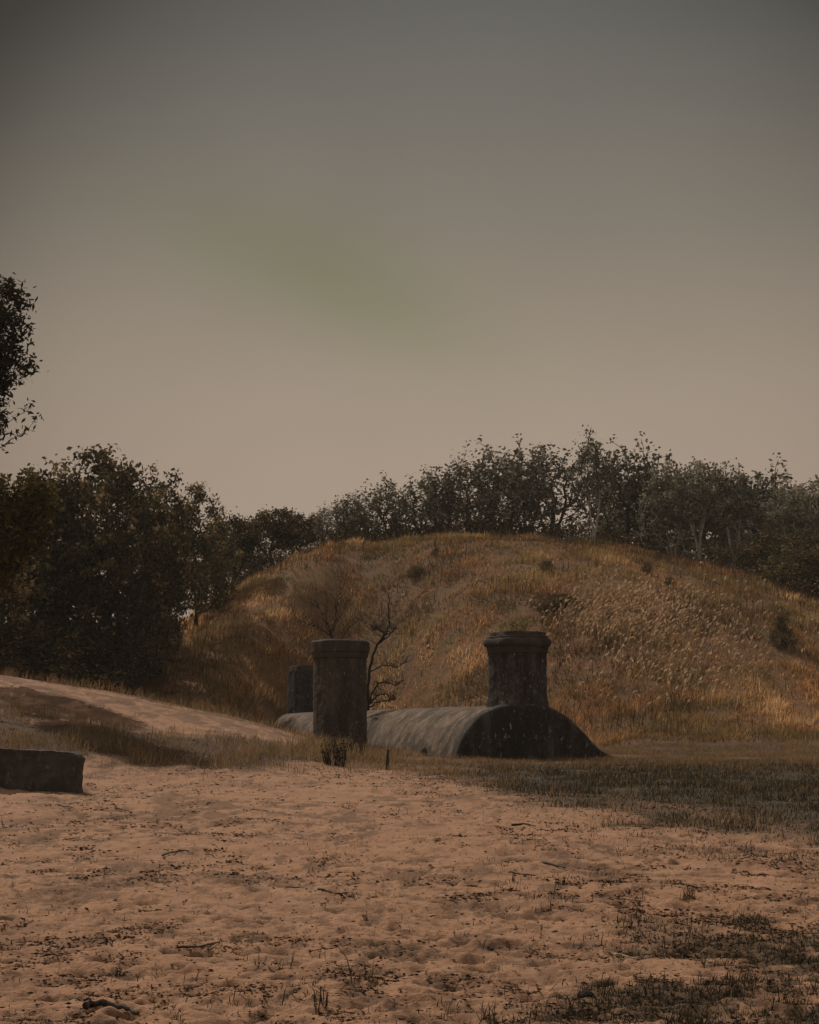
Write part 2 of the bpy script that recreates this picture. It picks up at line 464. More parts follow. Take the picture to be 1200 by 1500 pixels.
def build_vault(root):
    L = 31.5
    uu = np.linspace(0, 1, 84); yy = np.concatenate([np.linspace(.2, 8, 130), np.linspace(8.1, L, 160)])
    U, ys = np.meshgrid(uu, yy)
    x, z = profile(U)
    x = np.where(x > 1.9, 1.9 + (x - 1.9) * (.25 + .75 * np.exp(-ys / 1.3)), x)
    P = np.stack([x, ys, z], -1)
    d = n3(P * np.array([1, .45, 1]), .8, 3) * .05 + n3(P, 5.5, 7) * .012 + n3(P, 15, 9) * .008
    ang = np.arctan2(z, x)
    P[..., 0] += d * np.cos(ang); P[..., 2] += d * np.sin(ang)
    o = link('barrel_vault', grid_mesh('barrel_vault', P), M_vault, root, True)
    o['label'] = 'long weathered grey concrete barrel roof in sunlight'
    rings = [(1.012, .50), (1.016, .16), (1.010, .05), (.99, -.02), (.962, -.055), (.93, -.07), (.86, -.075), (.78, -.075), (.7, -.075), (.6, -.075), (.5, -.075), (.4, -.075), (.3, -.075), (.2, -.075), (.1, -.075), (.01, -.075)]
    u2 = np.linspace(0, 1, 110)
    rows = []
    for sc2, y in rings:
        x, z = profile(u2); rows.append(np.stack([x * sc2, np.full_like(x, y), z * sc2], -1))
    P = np.array(rows)
    d = n3(P, 1.2, 13) * .07 + n3(P, 5, 17) * .05 + n3(P, 14, 19) * .025
    P[..., 1] += d * np.linspace(.2, 1, len(rings))[:, None]
    P[..., 2] += n3(P, 3, 25) * .03
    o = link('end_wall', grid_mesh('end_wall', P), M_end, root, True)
    o['label'] = 'near black rounded concrete end wall in shade'

def sq_ring(w, n=64, e=7.0):
    a = np.linspace(0, 2 * math.pi, n, endpoint=False)
    r = (np.abs(np.cos(a)) ** e + np.abs(np.sin(a)) ** e) ** (-1 / e)
    return r * np.cos(a) * w, r * np.sin(a) * w

def build_tower(root, name, loc, rot, hw, z0, ztop, kind, mat, label, parent_is_thing=False):
    """vent tower: shaft (this mesh) with a cap as its child"""
    def rings(spec, seed, amp, e=7.0):
        rows = []
        for z, w in spec:
            x, y = sq_ring(w, e=e); rows.append(np.stack([x, y, np.full_like(x, z)], -1))
        P = np.array(rows)
        d = n3(P, 1.3, seed) * amp * .3 + n3(P, 6, seed + 5) * amp * .55 + n3(P, 16, seed + 8) * amp * .4
        nrm = P[..., :2] / np.linalg.norm(P[..., :2], axis=-1, keepdims=True)
        P[..., :2] += nrm * d[..., None]
        P[..., 2] += n3(P, 3, seed + 9) * amp * .35
        return P
    H = ztop
    body_top = H - (.58 if kind != 'stub' else .26)
    zs = np.linspace(z0, body_top, 60)
    P = rings([(z, hw * (1.0 + .02 * (1 - (z - z0) / (body_top - z0)) + (.07 * math.exp(-((z - 1.45) / .25) ** 2) if kind == 'moulded' and z < 2.2 else 0))) for z in zs] , 31, .045)
    sh = link('vent_tower', grid_mesh('vent_tower', P, True), mat, root, 40)
    sh.location = loc; sh.rotation_euler = (0, 0, rot)
    if kind == 'moulded':
        spec = [(H - .64, .98), (H - .62, 1.06), (H - .54, 1.07), (H - .44, 1.09), (H - .42, 1.15), (H - .37, 1.19), (H - .27, 1.19), (H - .22, 1.16),
                (H - .205, 1.09), (H - .14, 1.08), (H - .125, 1.0), (H - .02, .98), (H, .95), (H - .01, .8), (H - .04, .66), (H - .5, .62), (H - .52, .05)]
    elif kind == 'band':
        spec = [(H - .60, .98), (H - .57, 1.07), (H - .50, 1.08), (H - .40, 1.085), (H - .38, 1.125), (H - .25, 1.13), (H - .12, 1.14), (H - .05, 1.14),
                (H - .01, 1.08), (H, 1.05), (H - .01, .85), (H - .04, .68), (H - .5, .64), (H - .52, .05)]
    else:
        spec = [(H - .28, .99), (H - .25, 1.0), (H - .24, .9), (H - .12, .89), (H - .03, .88), (H, .85), (H - .02, .7), (H - .3, .66), (H - .32, .05)]
    spec = [(z, w * hw) for z, w in spec]
    P = rings(spec, 61, .045 if kind != 'stub' else .07, 5.5)
    if kind == 'band':   # broken corner of the cap
        c = np.stack([np.cos(R(-15)), np.sin(R(-15))]) * hw * 1.3
        d = np.linalg.norm(P[..., :2] - c, axis=-1)
        P[..., 2] -= .13 * np.exp(-(d / .42) ** 2) * (P[..., 2] > H - .2)
    cp = link('cap', grid_mesh('cap', P, True), M_cap, sh, 34)
    if label: sh['label'] = label
    return sh

nearC = at(759, 1065, 52.0); endv = Vector((math.sin(TH), -math.cos(TH), 0))
origin = Vector((nearC.x, nearC.y, 0)) + endv * .78
bunker = empty('bunker', (origin.x, origin.y, gz(origin.x, origin.y) * .5), TH)
tag(bunker, 'long half buried concrete bunker with barrel roof and a capped vent tower at each end', 'bunker')
bz = bunker.location.z
build_vault(bunker)
ztop = at(759, 926, 52.0).z - bz
build_tower(bunker, 't', (0, .80, 0), R(13), .685, .2, ztop, 'moulded', M_near, 'dark square vent tower with moulded cornice over the end wall')
far = at(449, 1065, 80.9)
rel = Vector((far.x, far.y, 0)) - Vector((origin.x, origin.y, 0))
ly = rel.dot(-endv)
build_tower(bunker, 't', (0, ly, 0), R(9), .70, .4, at(449, 975, far.y).z - bz, 'stub', M_end, 'dark far vent tower with a broken stepped top')

tw = at(498, 1065, 57.3)
tz = gz(tw.x, tw.y)
vt = empty('vent_shaft', (tw.x, tw.y, tz - .05), 0)
tag(vt, 'free standing square concrete vent shaft with one pale side, left of the barrel roof', 'vent shaft')
shaft = build_tower(vt, 't', (0, 0, 0), R(28), .70, -.6, at(498, 938, 57.3).z - tz + .05, 'band', M_tower, None, True)
shaft.name = 'shaft'

# ------------------------------------------------------------------ block on the left
def build_block():
    Yb = BLK.y
    p0 = at(-95, 1100, Yb); p1 = at(116, 1100, Yb)
    L = (p1.x - p0.x); H = at(60, 1100, Yb).z - at(60, 1160, Yb).z
    nx, ny, nz = 46, 12, 14
    bm = bmesh.new()
    bmesh.ops.create_cube(bm, size=1)
    bmesh.ops.scale(bm, vec=(L, .55, H + .5), verts=bm.verts)
    bmesh.ops.bevel(bm, geom=bm.edges[:], offset=.022, segments=2, affect='EDGES')
    bmesh.ops.subdivide_edges(bm, edges=[e for e in bm.edges if e.calc_length() > .3], cuts=26, use_grid_fill=True)
    for v in bm.verts:
        p = np.array(v.co)[None]
        d = float(n3(p, 2.2, 77)[0]) * .05 + float(n3(p, 8, 79)[0]) * .04
        v.co += v.co.normalized() * d
        for cx_, cz_, rr_ in ((L / 2, H / 2 + .25, .07),):
            q = math.hypot(v.co.x - cx_, v.co.z - cz_)
            if q < rr_ * 1.6: v.co.z -= .05 * (1 - q / rr_ / 1.6); v.co.x -= .03 * (1 - q / rr_ / 1.6)
        if v.co.z > H * .4: v.co.z += .025 * math.sin(v.co.x * 2.3 + 1) + .02 * float(n3(p, 3, 81)[0])
    me = bpy.data.meshes.new('stone_block'); bm.to_mesh(me); bm.free()
    o = link('stone_block', me, M_block, None, False)
    o.location = ((p0.x + p1.x) / 2, Yb + .27, p1.z - (H + .5) / 2)
    o.rotation_euler = (0, R(.6), R(-2))
    tag(o, 'dark rough rectangular concrete block half sunk in sand at the left edge', 'block')
    return o
block = build_block()

# ------------------------------------------------------------------ trees
def quad_leaves(cent, L, wr, r, flat=.0, tint=None, droop=0.):
    """leaf quads at the given centres"""
    n = len(cent)
    a = r.normal(size=(n, 3)); a[:, 2] = a[:, 2] * (1 - flat) - droop; a /= np.linalg.norm(a, axis=1, keepdims=True)
    b = r.normal(size=(n, 3)); b -= a * np.sum(a * b, 1, keepdims=True); b /= np.linalg.norm(b, axis=1, keepdims=True)
    L = (L * r.uniform(.6, 1.25, n))[:, None]
    V = np.stack([cent - a * L * .5, cent + b * L * wr * .5 - a * L * .05, cent + a * L * .5, cent - b * L * wr * .5 - a * L * .05], 1).reshape(-1, 3)
    t = r.uniform(0, 1, n) ** 1.4 if tint is None else tint
    return V, np.repeat(t, 4)

def sample_lobes(lobes, n, r, shell=.55):
    vol = np.array([l[3] * l[4] * l[5] for l in lobes]) ** .8; pick = r.choice(len(lobes), n, p=vol / vol.sum())
    d = r.normal(size=(n, 3)); d /= np.linalg.norm(d, axis=1, keepdims=True)
    rad = r.uniform(0, 1, n) ** (1 / 3.) * (1 - shell) + shell * r.uniform(.75, 1.06, n)
    lb = np.array(lobes)[pick]
    return lb[:, :3] + d * rad[:, None] * lb[:, 3:]

def grow(trunks, tips, r, bf=.35, step=.3, jit=.06, r_tip=.009, r_max=.16, power=.48, zmin=.0):
    """joins every tip to the nearest limb so far; returns (tubes, all nodes)"""
    pos = []; par = []; plen = []
    for tr in trunks:
        prev = -1 if not pos else 0
        for k, p in enumerate(tr):
            p = np.array(p, float)
            if k == 0 and pos: continue
            pos.append(p); par.append(prev); plen.append(0 if prev < 0 else plen[prev] + np.linalg.norm(p - pos[prev])); prev = len(pos) - 1
    pos = [np.array(p) for p in pos]
    base = pos[0]
    tips = tips[np.argsort(np.linalg.norm(tips - pos[min(len(pos) - 1, 2)], axis=1))]
    ends = []
    A = np.zeros((len(pos) + len(tips) * 14, 3)); PL = np.zeros(len(A)); n = len(pos)
    A[:n] = pos; PL[:n] = plen; PA = list(par)
    for t in tips:
        up = np.maximum(A[:n, 2] - t[2], 0)
        c = np.linalg.norm(A[:n] - t, axis=1) + bf * PL[:n] + up * .8 + (A[:n, 2] < zmin) * 2.0
        j = int(np.argmin(c)); a = A[j].copy(); d = np.linalg.norm(t - a)
        m = min(12, max(1, int(d / step))); prev = j
        for k in range(1, m + 1):
            f = k / m; p = a + (t - a) * f
            p[2] += .10 * d * math.sin(f * math.pi) * -.5
            if k < m: p = p + r.normal(size=3) * jit
            if n >= len(A): break
            A[n] = p; PL[n] = PL[prev] + d / m; PA.append(prev); prev = n; n += 1
        ends.append(prev)
    cnt = np.zeros(n); ch = [[] for _ in range(n)]
    for e in ends: cnt[e] += 1
    for i in range(n - 1, 0, -1): cnt[PA[i]] += cnt[i]
    for i in range(1, n): ch[PA[i]].append(i)
    rad = np.minimum(r_tip * np.maximum(cnt, 1) ** power, r_max)
    tubes = []
    start = [0]
    stack = [(0, None)]
    while stack:
        i, pr = stack.pop()
        path = [i] if pr is None else [pr, i]
        cur = i
        while ch[cur]:
            best = max(ch[cur], key=lambda q: cnt[q])
            for q in ch[cur]:
                if q != best: stack.append((q, cur))
            path.append(best); cur = best
        rr = [rad[q] for q in path]
        if pr is not None: rr[0] = min(rr[0], rr[1] * 1.25)
        if len(path) > 1: tubes.append(([Vector(A[q]) for q in path], rr, 6 if rr[0] > .03 else 4))
    tubes[0][1][0] *= 1.35
    return tubes, A[:n], [A[e] for e in ends]

def make_tree(seed, trunks, lobes, ntips, nleaf, L, wr=.55, spread=.3, shell=.55, bf=.35, r_max=.15, sprigs=0, sprig_h=.5, flat=.2, r_tip=.010, zmin=0., jit=.06, vflat=.7):
    r = np.random.default_rng(seed)
    tips = sample_lobes(lobes, ntips, r, shell)
    top = tips[np.argsort(-tips[:, 2])[:max(sprigs * 2, 1)]]
    if sprigs:
        s = top[r.choice(len(top), sprigs, replace=False)]
        tips = np.concatenate([tips, s + np.stack([r.normal(0, .12, sprigs), r.normal(0, .12, sprigs), r.uniform(.25, 1, sprigs) * sprig_h], 1)])
    tips = tips[tips[:, 2] > .15]
    tubes, nodes, ends = grow(trunks, tips, r, bf, r_max=r_max, r_tip=r_tip, zmin=zmin, jit=jit)
    ends = np.array(ends)
    cen = []; tin = []
    for e in ends:
        k = int(nleaf * r.uniform(.35, 1.5)); sp = spread * r.uniform(.6, 1.3)
        cen.append(e + r.normal(size=(k, 3)) * np.array([sp, sp, sp * vflat]))
        tin.append(np.clip(r.uniform(0, .8) ** 1.5 + r.normal(.12, .16, k), 0, 1))
    cen = np.concatenate(cen); tin = np.concatenate(tin)[cen[:, 2] > .05]; cen = cen[cen[:, 2] > .05]
    V, t = quad_leaves(cen, L, wr, r, flat, tin)
    n = len(V) // 4
    crown = mesh_np('crown', V, np.arange(len(V)), np.full(n, 4), {'tint': t})
    trunk = tubes_mesh('trunk', tubes)
    zt = np.percentile(cen[:, 2], 99.7)
    return trunk, crown, float(zt)

class Kind:
    def __init__(s, name, cat, variants, leaf, bark):
        s.name, s.cat, s.v, s.leaf, s.bark = name, cat, variants, leaf, bark
        for t, c, z in variants:
            t.materials.append(bark); c.materials.append(leaf)
            t.polygons.foreach_set('use_smooth', np.ones(len(t.polygons), bool))

def plant(kind, i, px, ytop, Y, label, group, wscale=1.0, rz=None, ybase=None, X=None):
    t, c, zt = kind.v[i % len(kind.v)]
    p = at(px, ytop, Y); x = p.x
    g = gz(x, Y) - .12
    s = max(.15, (p.z - g) / zt)
    root = empty(kind.name, (x, Y, g), random.uniform(0, 6.28) if rz is None else rz)
    root.scale = (s * wscale, s * wscale, s)
    tag(root, label, kind.cat, group)
    for nm, me in (('trunk', t), ('crown', c)):
        o = bpy.data.objects.new(nm, me); C.objects.link(o); o.parent = root
    return root

def fork_trunks(seed, h, lean=.5, n=3):
    r = np.random.default_rng(seed)
    base = [(0, 0, 0), (r.normal(0, .06), r.normal(0, .06), h * .3), (r.normal(0, .12), r.normal(0, .12), h * .55)]
    out = [base]
    f = base[-1]
    res = [base]
    for k in range(n):
        a = 6.28 * k / n + r.uniform(-.5, .5)
        dx, dy = math.cos(a) * lean, math.sin(a) * lean
        res.append([base[0], base[1], (f[0] + dx * .2, f[1] + dy * .2, h * .62), (f[0] + dx * .7, f[1] + dy * .7, h * .95), (f[0] + dx, f[1] + dy, h * 1.35)])
    return res

# dense dark scrub trees of the left hand wood (about 8 m)
vA = []
for s in range(3):
    r = np.random.default_rng(100 + s)
    lob = [(r.uniform(-.5, .5), r.uniform(-.5, .5), 5.6, 2.0, 1.9, 1.9), (1.6, .3, 4.3, 1.5, 1.6, 1.5), (-1.6, -.3, 4.4, 1.5, 1.6, 1.6),
           (.3, -1.5, 3.6, 1.7, 1.3, 1.6), (-.8, 1.4, 4.2, 1.5, 1.4, 1.6), (.2, .2, 2.2, 2.2, 2.0, 1.3), (r.uniform(-1, 1), 0, 6.8, 1.0, 1.0, 1.0)]
    vA.append(make_tree(200 + s, fork_trunks(s, 3.2, 1.0, 4), lob, 270, 34, .20, .62, .23, .5, .3, .17, 26, .7))
K_scrub = Kind('scrub_tree', 'tree', vA, M_leafL, M_bark)
# airy upright trees on the crest (about 6 m)
vB = []
for s in range(4):
    r = np.random.default_rng(120 + s)
    lob = [(r.uniform(-.3, .3), r.uniform(-.3, .3), 4.5, 1.3, 1.3, 1.4), (.9, r.uniform(-.5, .5), 3.7, 1.0, 1.0, 1.2), (-.9, r.uniform(-.5, .5), 3.6, 1.0, 1.0, 1.2),
           (0, .7, 3.0, 1.1, .9, 1.0), (r.uniform(-.6, .6), -.4, 5.3, .7, .7, .8)]
    vB.append(make_tree(220 + s, fork_trunks(10 + s, 2.6, .8, 3), lob, 125, 12, .22, .62, .18, .45, .3, .12, 34, 1.1, r_tip=.012, jit=.05, vflat=1.0))
K_airy = Kind('crest_tree', 'tree', vB, M_leafC, M_bark)
# pale forked trunks under an umbrella of leaves (about 7 m)
vC = []
for s in range(5):
    r = np.random.default_rng(140 + s)
    lob = [(r.uniform(-.3, .3), 0, 5.4, 1.7, 1.6, 1.0), (1.3, .3, r.uniform(4.2, 5.0), 1.2, 1.2, 1.0), (-1.3, -.2, r.uniform(4.0, 5.0), 1.2, 1.2, 1.0), (.2, .9, r.uniform(3.4, 4.6), 1.5, 1.0, .9), (-.2, -.9, 5.1, 1.2, 1.0, .9),
           (r.uniform(-1.4, 1.4), .9, r.uniform(1.6, 3.0), .9, .8, .9), (r.uniform(-.8, .8), 0, 6.2, .8, .8, .7)]
    vC.append(make_tree(240 + s, fork_trunks(20 + s, r.uniform(2.6, 4.4), r.uniform(.4, 1.3), 2 + s % 3), lob, 190, 18, .23, .62, .24, .45, .28, r.uniform(.06, .10), 22, .9, r_tip=.011, zmin=1.0, jit=.12))
K_pale = Kind('pale_trunked_tree', 'tree', vC, M_leafC, M_barkP)
# low dense shrubs (about 2.5 m)
vD = []
for s in range(3):
    r = np.random.default_rng(160 + s)
    lob = [(0, 0, 1.1, 1.5, 1.3, 1.1), (.9, .2, .9, 1.0, 1.0, .9), (-.9, -.1, .9, 1.0, 1.0, .9), (.1, -.6, .7, 1.3, .9, .7), (r.uniform(-.5, .5), 0, 1.8, .7, .7, .6)]
    vD.append(make_tree(260 + s, fork_trunks(30 + s, .7, .6, 4), lob, 200, 34, .105, .62, .20, .4, .25, .06, 22, .35, r_tip=.006))
K_shrub = Kind('shrub', 'shrub', vD, M_leafL, M_bark)
K_shrubC = Kind('shrub', 'shrub', [(t.copy(), c.copy(), z) for t, c, z in vD], None, None) if False else None
# wind bent small trees with flat layered crowns (about 4 m)
vE = []
for s in range(2):
    lob = [(.2, 0, 3.2, 1.5, 1.2, .55), (-.9, .2, 2.7, 1.0, 1.0, .5), (1.1, -.1, 2.5, 1.0, 1.0, .5), (.1, .3, 2.0, 1.4, 1.2, .5)]
    tr = [[(0, 0, 0), (.1, 0, .6), (-.1, 0, 1.3), (.1, .1, 2.0)], [(0, 0, 0), (.1, 0, .6), (.8, -.1, .95), (1.5, -.2, 1.5)], [(0, 0, 0), (.1, 0, .6), (-.6, .2, 1.6), (-.9, .2, 2.2)]]
    vE.append(make_tree(280 + s, tr, lob, 170, 42, .17, .62, .24, .4, .3, .11, 14, .3))
K_bent = Kind('wind_bent_tree', 'tree', vE, M_leafL, M_bark)

GL = 'trees of the dark wood on the left'
left = [
 (-40, 700, 72, 'dense dark scrub tree cut by the left edge, low in the wood', 1.0),
 (42, 692, 78, 'dark scrub tree under the hanging branches at the left edge', .95),
 (92, 684, 84, 'dark scrub tree left of the highest crown of the left wood', .95),
 (146, 662, 80, 'tallest scrub tree of the left wood, with knobbly top sprigs', .95),
 (198, 682, 77, 'broad dark scrub tree right of the tallest one in the left wood', .75),
 (236, 688, 86, 'dark scrub tree with a ragged top near the right end of the left wood', .75),
 (290, 712, 92, 'open scrub tree with sky gaps ending the left wood on the right', .78),
]
for k, (px, yt, Y, lb, w) in enumerate(left): plant(K_scrub, k, px, yt, Y, lb, GL, w)
mid = [
 (344, 758, 98, 'low dark tree in the dip between the left wood and the hill', K_bent, .85),
 (398, 746, 104, 'flat topped wind bent tree leaning out over the left hill shoulder', K_bent, 1.05),
 (442, 752, 107, 'small flat crowned tree at the left shoulder of the grassy hill', K_bent, .85),
]
for k, (px, yt, Y, lb, kd, w) in enumerate(mid): plant(kd, k, px, yt, Y, lb, 'small trees on the hill shoulder', w, rz=.2 if k else 2.9)
plant(K_shrub, 1, 352, 806, 104, 'rounded dark shrub filling the gap under the low tree in the dip', 'small trees on the hill shoulder', 1.3)
plant(K_shrub, 2, 386, 800, 109, 'dark shrub behind the stem of the wind bent tree', 'small trees on the hill shoulder', 1.2)
plant(K_shrub, 0, 424, 790, 111, 'dark shrub behind the small flat crowned tree', 'small trees on the hill shoulder', 1.0)
GC_ = 'trees along the hill crest'
crest = [
 (474, 738, 104, 'thin dark sapling at the left end of the crest', K_airy, 1.05),
 (508, 722, 112, 'small airy tree second along the crest from the left end', K_airy, 1.26),
 (542, 708, 113, 'airy crest tree with upright sprigs, lower than its right neighbour', K_airy, 1.33),
 (578, 694, 112, 'upright crest tree with candle like sprigs above the left tower', K_airy, 1.19),
 (612, 690, 114, 'crest tree with thin pointed top above the barrel roof', K_airy, 1.26),
 (648, 680, 112, 'crest tree with one tall sprig before the treeline steps up', K_airy, 1.19),
 (694, 656, 113, 'tall crest tree where the treeline steps up, branch reaching left', K_airy, 1.19),
 (730, 648, 115, 'leafy tall crest tree standing left of the right hand chimney line', K_airy, 1.19),
 (768, 643, 112, 'full topped crest tree straight above the right hand chimney', K_airy, 1.26),
 (806, 650, 114, 'crest tree with a rounded dark crown left of the tallest tree', K_airy, 1.12),
 (866, 633, 111, 'tallest crest tree with open forked trunk showing sky between limbs', K_pale, .62),
 (914, 650, 115, 'sparse crest tree with see through top right of the tallest tree', K_airy, 1.12),
 (952, 646, 114, 'sparse leggy crest tree whose top stands over the dense dark crown', K_airy, 1.05),
 (978, 680, 110, 'tree with dense umbrella crown and slender pale trunk on the right slope', K_pale, .95),
 (1022, 674, 108, 'tree with bright forked pale trunk under a dense umbrella crown', K_pale, .95),
 (1072, 682, 107, 'tree with crooked grey trunk right of the bright forked trunk', K_pale, .9),
 (1122, 674, 110, 'open topped tree with purple brown leaves near the right edge', K_airy, 1.26),
 (1160, 702, 104, 'dense rounded tree second from the right edge', K_pale, .95),
 (1206, 700, 106, 'dark tree cut by the right edge of the treeline', K_pale, 1.0),
]
for k, (px, yt, Y, lb, kd, w) in enumerate(crest): plant(kd, k, px, yt, Y, lb, GC_, w)
rear = [(525, 735, 'low'), (595, 712, 'slim'), (668, 690, 'slim'), (748, 668, 'broad'), (835, 668, 'broad'), (892, 672, 'dark'), (935, 690, 'dark'), (1000, 695, 'broad'), (1050, 698, 'dark'), (1100, 700, 'slim'), (1140, 705, 'broad'), (1185, 712, 'dark')]
wh = ['behind the first airy crest trees on the left', 'behind the candle topped crest trees', 'behind the gap where the treeline steps up', 'behind the tall crest trees over the chimney', 'just left of and behind the tallest crest tree',
      'just right of and behind the tallest crest tree', 'behind the sparse leggy crest tree', 'behind the umbrella crowned pair', 'behind the crooked grey trunk', 'left of and behind the open topped tree', 'right of and behind the open topped tree', 'behind the last trees at the right edge']
for k, (px, yt, ad) in enumerate(rear):
    if k in (1, 4): continue
    plant(K_airy if k < 6 else K_pale, k + 1, px, yt, 121 + (k % 3) * 2, '%s tree %s' % (ad, wh[k]), 'second row of trees behind the crest', 1.05)

GU_ = 'dark undergrowth shrubs below the crest trees'
for k, (px, yt, Y, lb, w) in enumerate([
 (500, 772, 113, 'low shrub at the left end of the crest undergrowth', 1.5), (535, 770, 114, 'dark shrub under the second and third crest trees', 1.4), (575, 768, 113, 'dark shrub under the candle topped crest tree', 1.4),
 (615, 768, 114, 'dark shrub under the thin pointed crest tree', 1.4), (655, 764, 113, 'dark shrub where the treeline begins to rise', 1.4), (695, 762, 113, 'dark shrub below the tall crest tree with the reaching branch', 1.4),
 (740, 762, 113, 'dark shrub on the crest just left of the chimney line', 1.4), (785, 764, 113, 'dark shrub on the crest right above the chimney', 1.4), (828, 764, 113, 'dark shrub at the left foot of the tallest crest tree', 1.3),
 (893, 772, 113, 'dark shrub at the right foot of the tallest crest tree', 1.2), (935, 778, 113, 'dark shrub beneath the sparse leggy crest tree', 1.3), (985, 785, 116, 'dark shrub at the foot of the first slender pale trunk', 1.3),
 (1055, 790, 115, 'dark shrub right of the bright forked trunk', 1.3), (1100, 790, 103, 'grey leaved shrub on the slope under the open topped tree', 1.4), (1140, 775, 102, 'large grey leaved shrub under the right hand trees', 1.3),
 (1178, 780, 99, 'large dark shrub hanging over the right end of the slope', 1.3), (1215, 790, 97, 'large dark shrub cut by the right edge', 1.3)]):
    plant(K_shrub, k, px, yt, Y, lb, GU_, w)
GS = 'dark undergrowth of the left wood'
for k, (px, yt, Y, lb, w) in enumerate([
 (15, 905, 74, 'dark shrub at the foot of the wood by the left edge', 1.4), (75, 898, 78, 'dark shrub second from the left edge at the foot of the wood', 1.4), (122, 905, 76, 'dark shrub under the tallest scrub tree', 1.2),
 (172, 900, 80, 'dark shrub under the broad scrub tree', 1.0), (214, 890, 84, 'dark shrub at the right foot of the left wood', .8), (244, 880, 88, 'dark shrub in the hollow between wood and hill', .6), (318, 815, 94, 'dark shrub under the low tree in the dip', .7)]):
    plant(K_shrub, k, px, yt, Y, lb, GS, w)
def hill_shrub(px, pyb, hpx, w, lb, k):
    g = ground_at(px, pyb)
    plant(K_shrub, k, px, pyb - hpx, g.y, lb, 'shrubs scattered on the grassy hill', w)
for k, a in enumerate([(1146, 950, 52, .62, 'upright almost black bush low on the right side of the hill'), (610, 846, 20, .9, 'small dark bush near the crest above the left tower'),
                       (800, 838, 18, .9, 'small dark bush near the crest above the right hand chimney'), (948, 840, 16, .9, 'tiny dark bush under the right crest trees'),
                       (981, 858, 14, .7, 'tiny upright bush on the bright right shoulder of the hill'), (815, 890, 22, 2.2, 'wide low olive bush right above the chimney'), (640, 812, 10, 1.3, 'flat dark bush just under the crest line')]):
    hill_shrub(*a, k)

# tree hanging in from the left, trunk outside the frame
def near_tree():
    Yn = 50.0
    def p(px, py, dy=0.):
        v = at(px, py, Yn + dy); return (v.x, v.y, v.z)
    bx = at(-230, 700, Yn).x; g = gz(bx, Yn)
    sc_ = Yn / F
    def lobe(px, py, rx, rz, ry=.9):
        v = at(px, py, Yn); return (v.x, v.y, v.z, rx * sc_, ry, rz * sc_)
    b0 = (bx, Yn, g - .1); b1 = p(-226, 900); b2 = p(-214, 780)
    trunks = [[b0, b1, b2, p(-205, 660, .2), p(-190, 520), p(-170, 430)],
              [b0, b1, b2, p(-110, 700), p(-45, 660), p(5, 632)], [b0, b1, b2, p(-205, 660, .2), p(-90, 570), p(-30, 500)],
              [b0, b1, b2, p(-110, 800), p(-40, 785), p(20, 755)]]
    r = np.random.default_rng(77)
    lob = [lobe(-24, 495, 46, 62), lobe(-20, 452, 38, 34), lobe(-28, 545, 50, 30), lobe(-40, 605, 42, 36),
           lobe(-20, 740, 60, 42), lobe(5, 785, 62, 40), lobe(-20, 830, 52, 36), lobe(44, 735, 32, 30)]
    tips = sample_lobes(lob, 210, r, .35)
    extra = np.array([p(px, py, r.uniform(-.2, .2)) for px, py in [(8, 622), (22, 612), (38, 602), (48, 596), (14, 645), (28, 638), (42, 628), (56, 614), (3, 655), (0, 640), (22, 432), (32, 446), (30, 480), (24, 500), (34, 540), (38, 534), (14, 425)]])
    tips = np.concatenate([tips, extra])
    tubes, nodes, ends = grow(trunks, tips, r, .25, step=.2, jit=.02, r_tip=.006, r_max=.09)
    trunk = tubes_mesh('trunk', tubes)
    cen = []
    for k, e in enumerate(ends):
        thin = any(np.linalg.norm(e - x) < .02 for x in extra[:10])
        m = 9 if thin else int(r.uniform(48, 95)); s = .10 if thin else .20
        cen.append(np.array(e) + r.normal(size=(m, 3)) * s)
    cen = np.concatenate(cen)
    low = cen[:, 2] < at(0, 690, Yn).z
    t = np.where(low, r.uniform(.25, 1, len(cen)), r.uniform(0, .45, len(cen)))
    V, t = quad_leaves(cen, .23, .38, r, .2, t)
    crown = mesh_np('crown', V, np.arange(len(V)), np.full(len(V) // 4, 4), {'tint': t})
    root = empty('broadleaf_tree', (bx, Yn, g))
    for nm, me, m in (('trunk', trunk, M_bark), ('crown', crown, M_leafN)):
        o = link(nm, me, m, root); o.location = (-bx, -Yn, -g)
    tag(root, 'nearest tree, its leafy branches reaching into the frame at the upper left edge', 'tree')
near_tree()

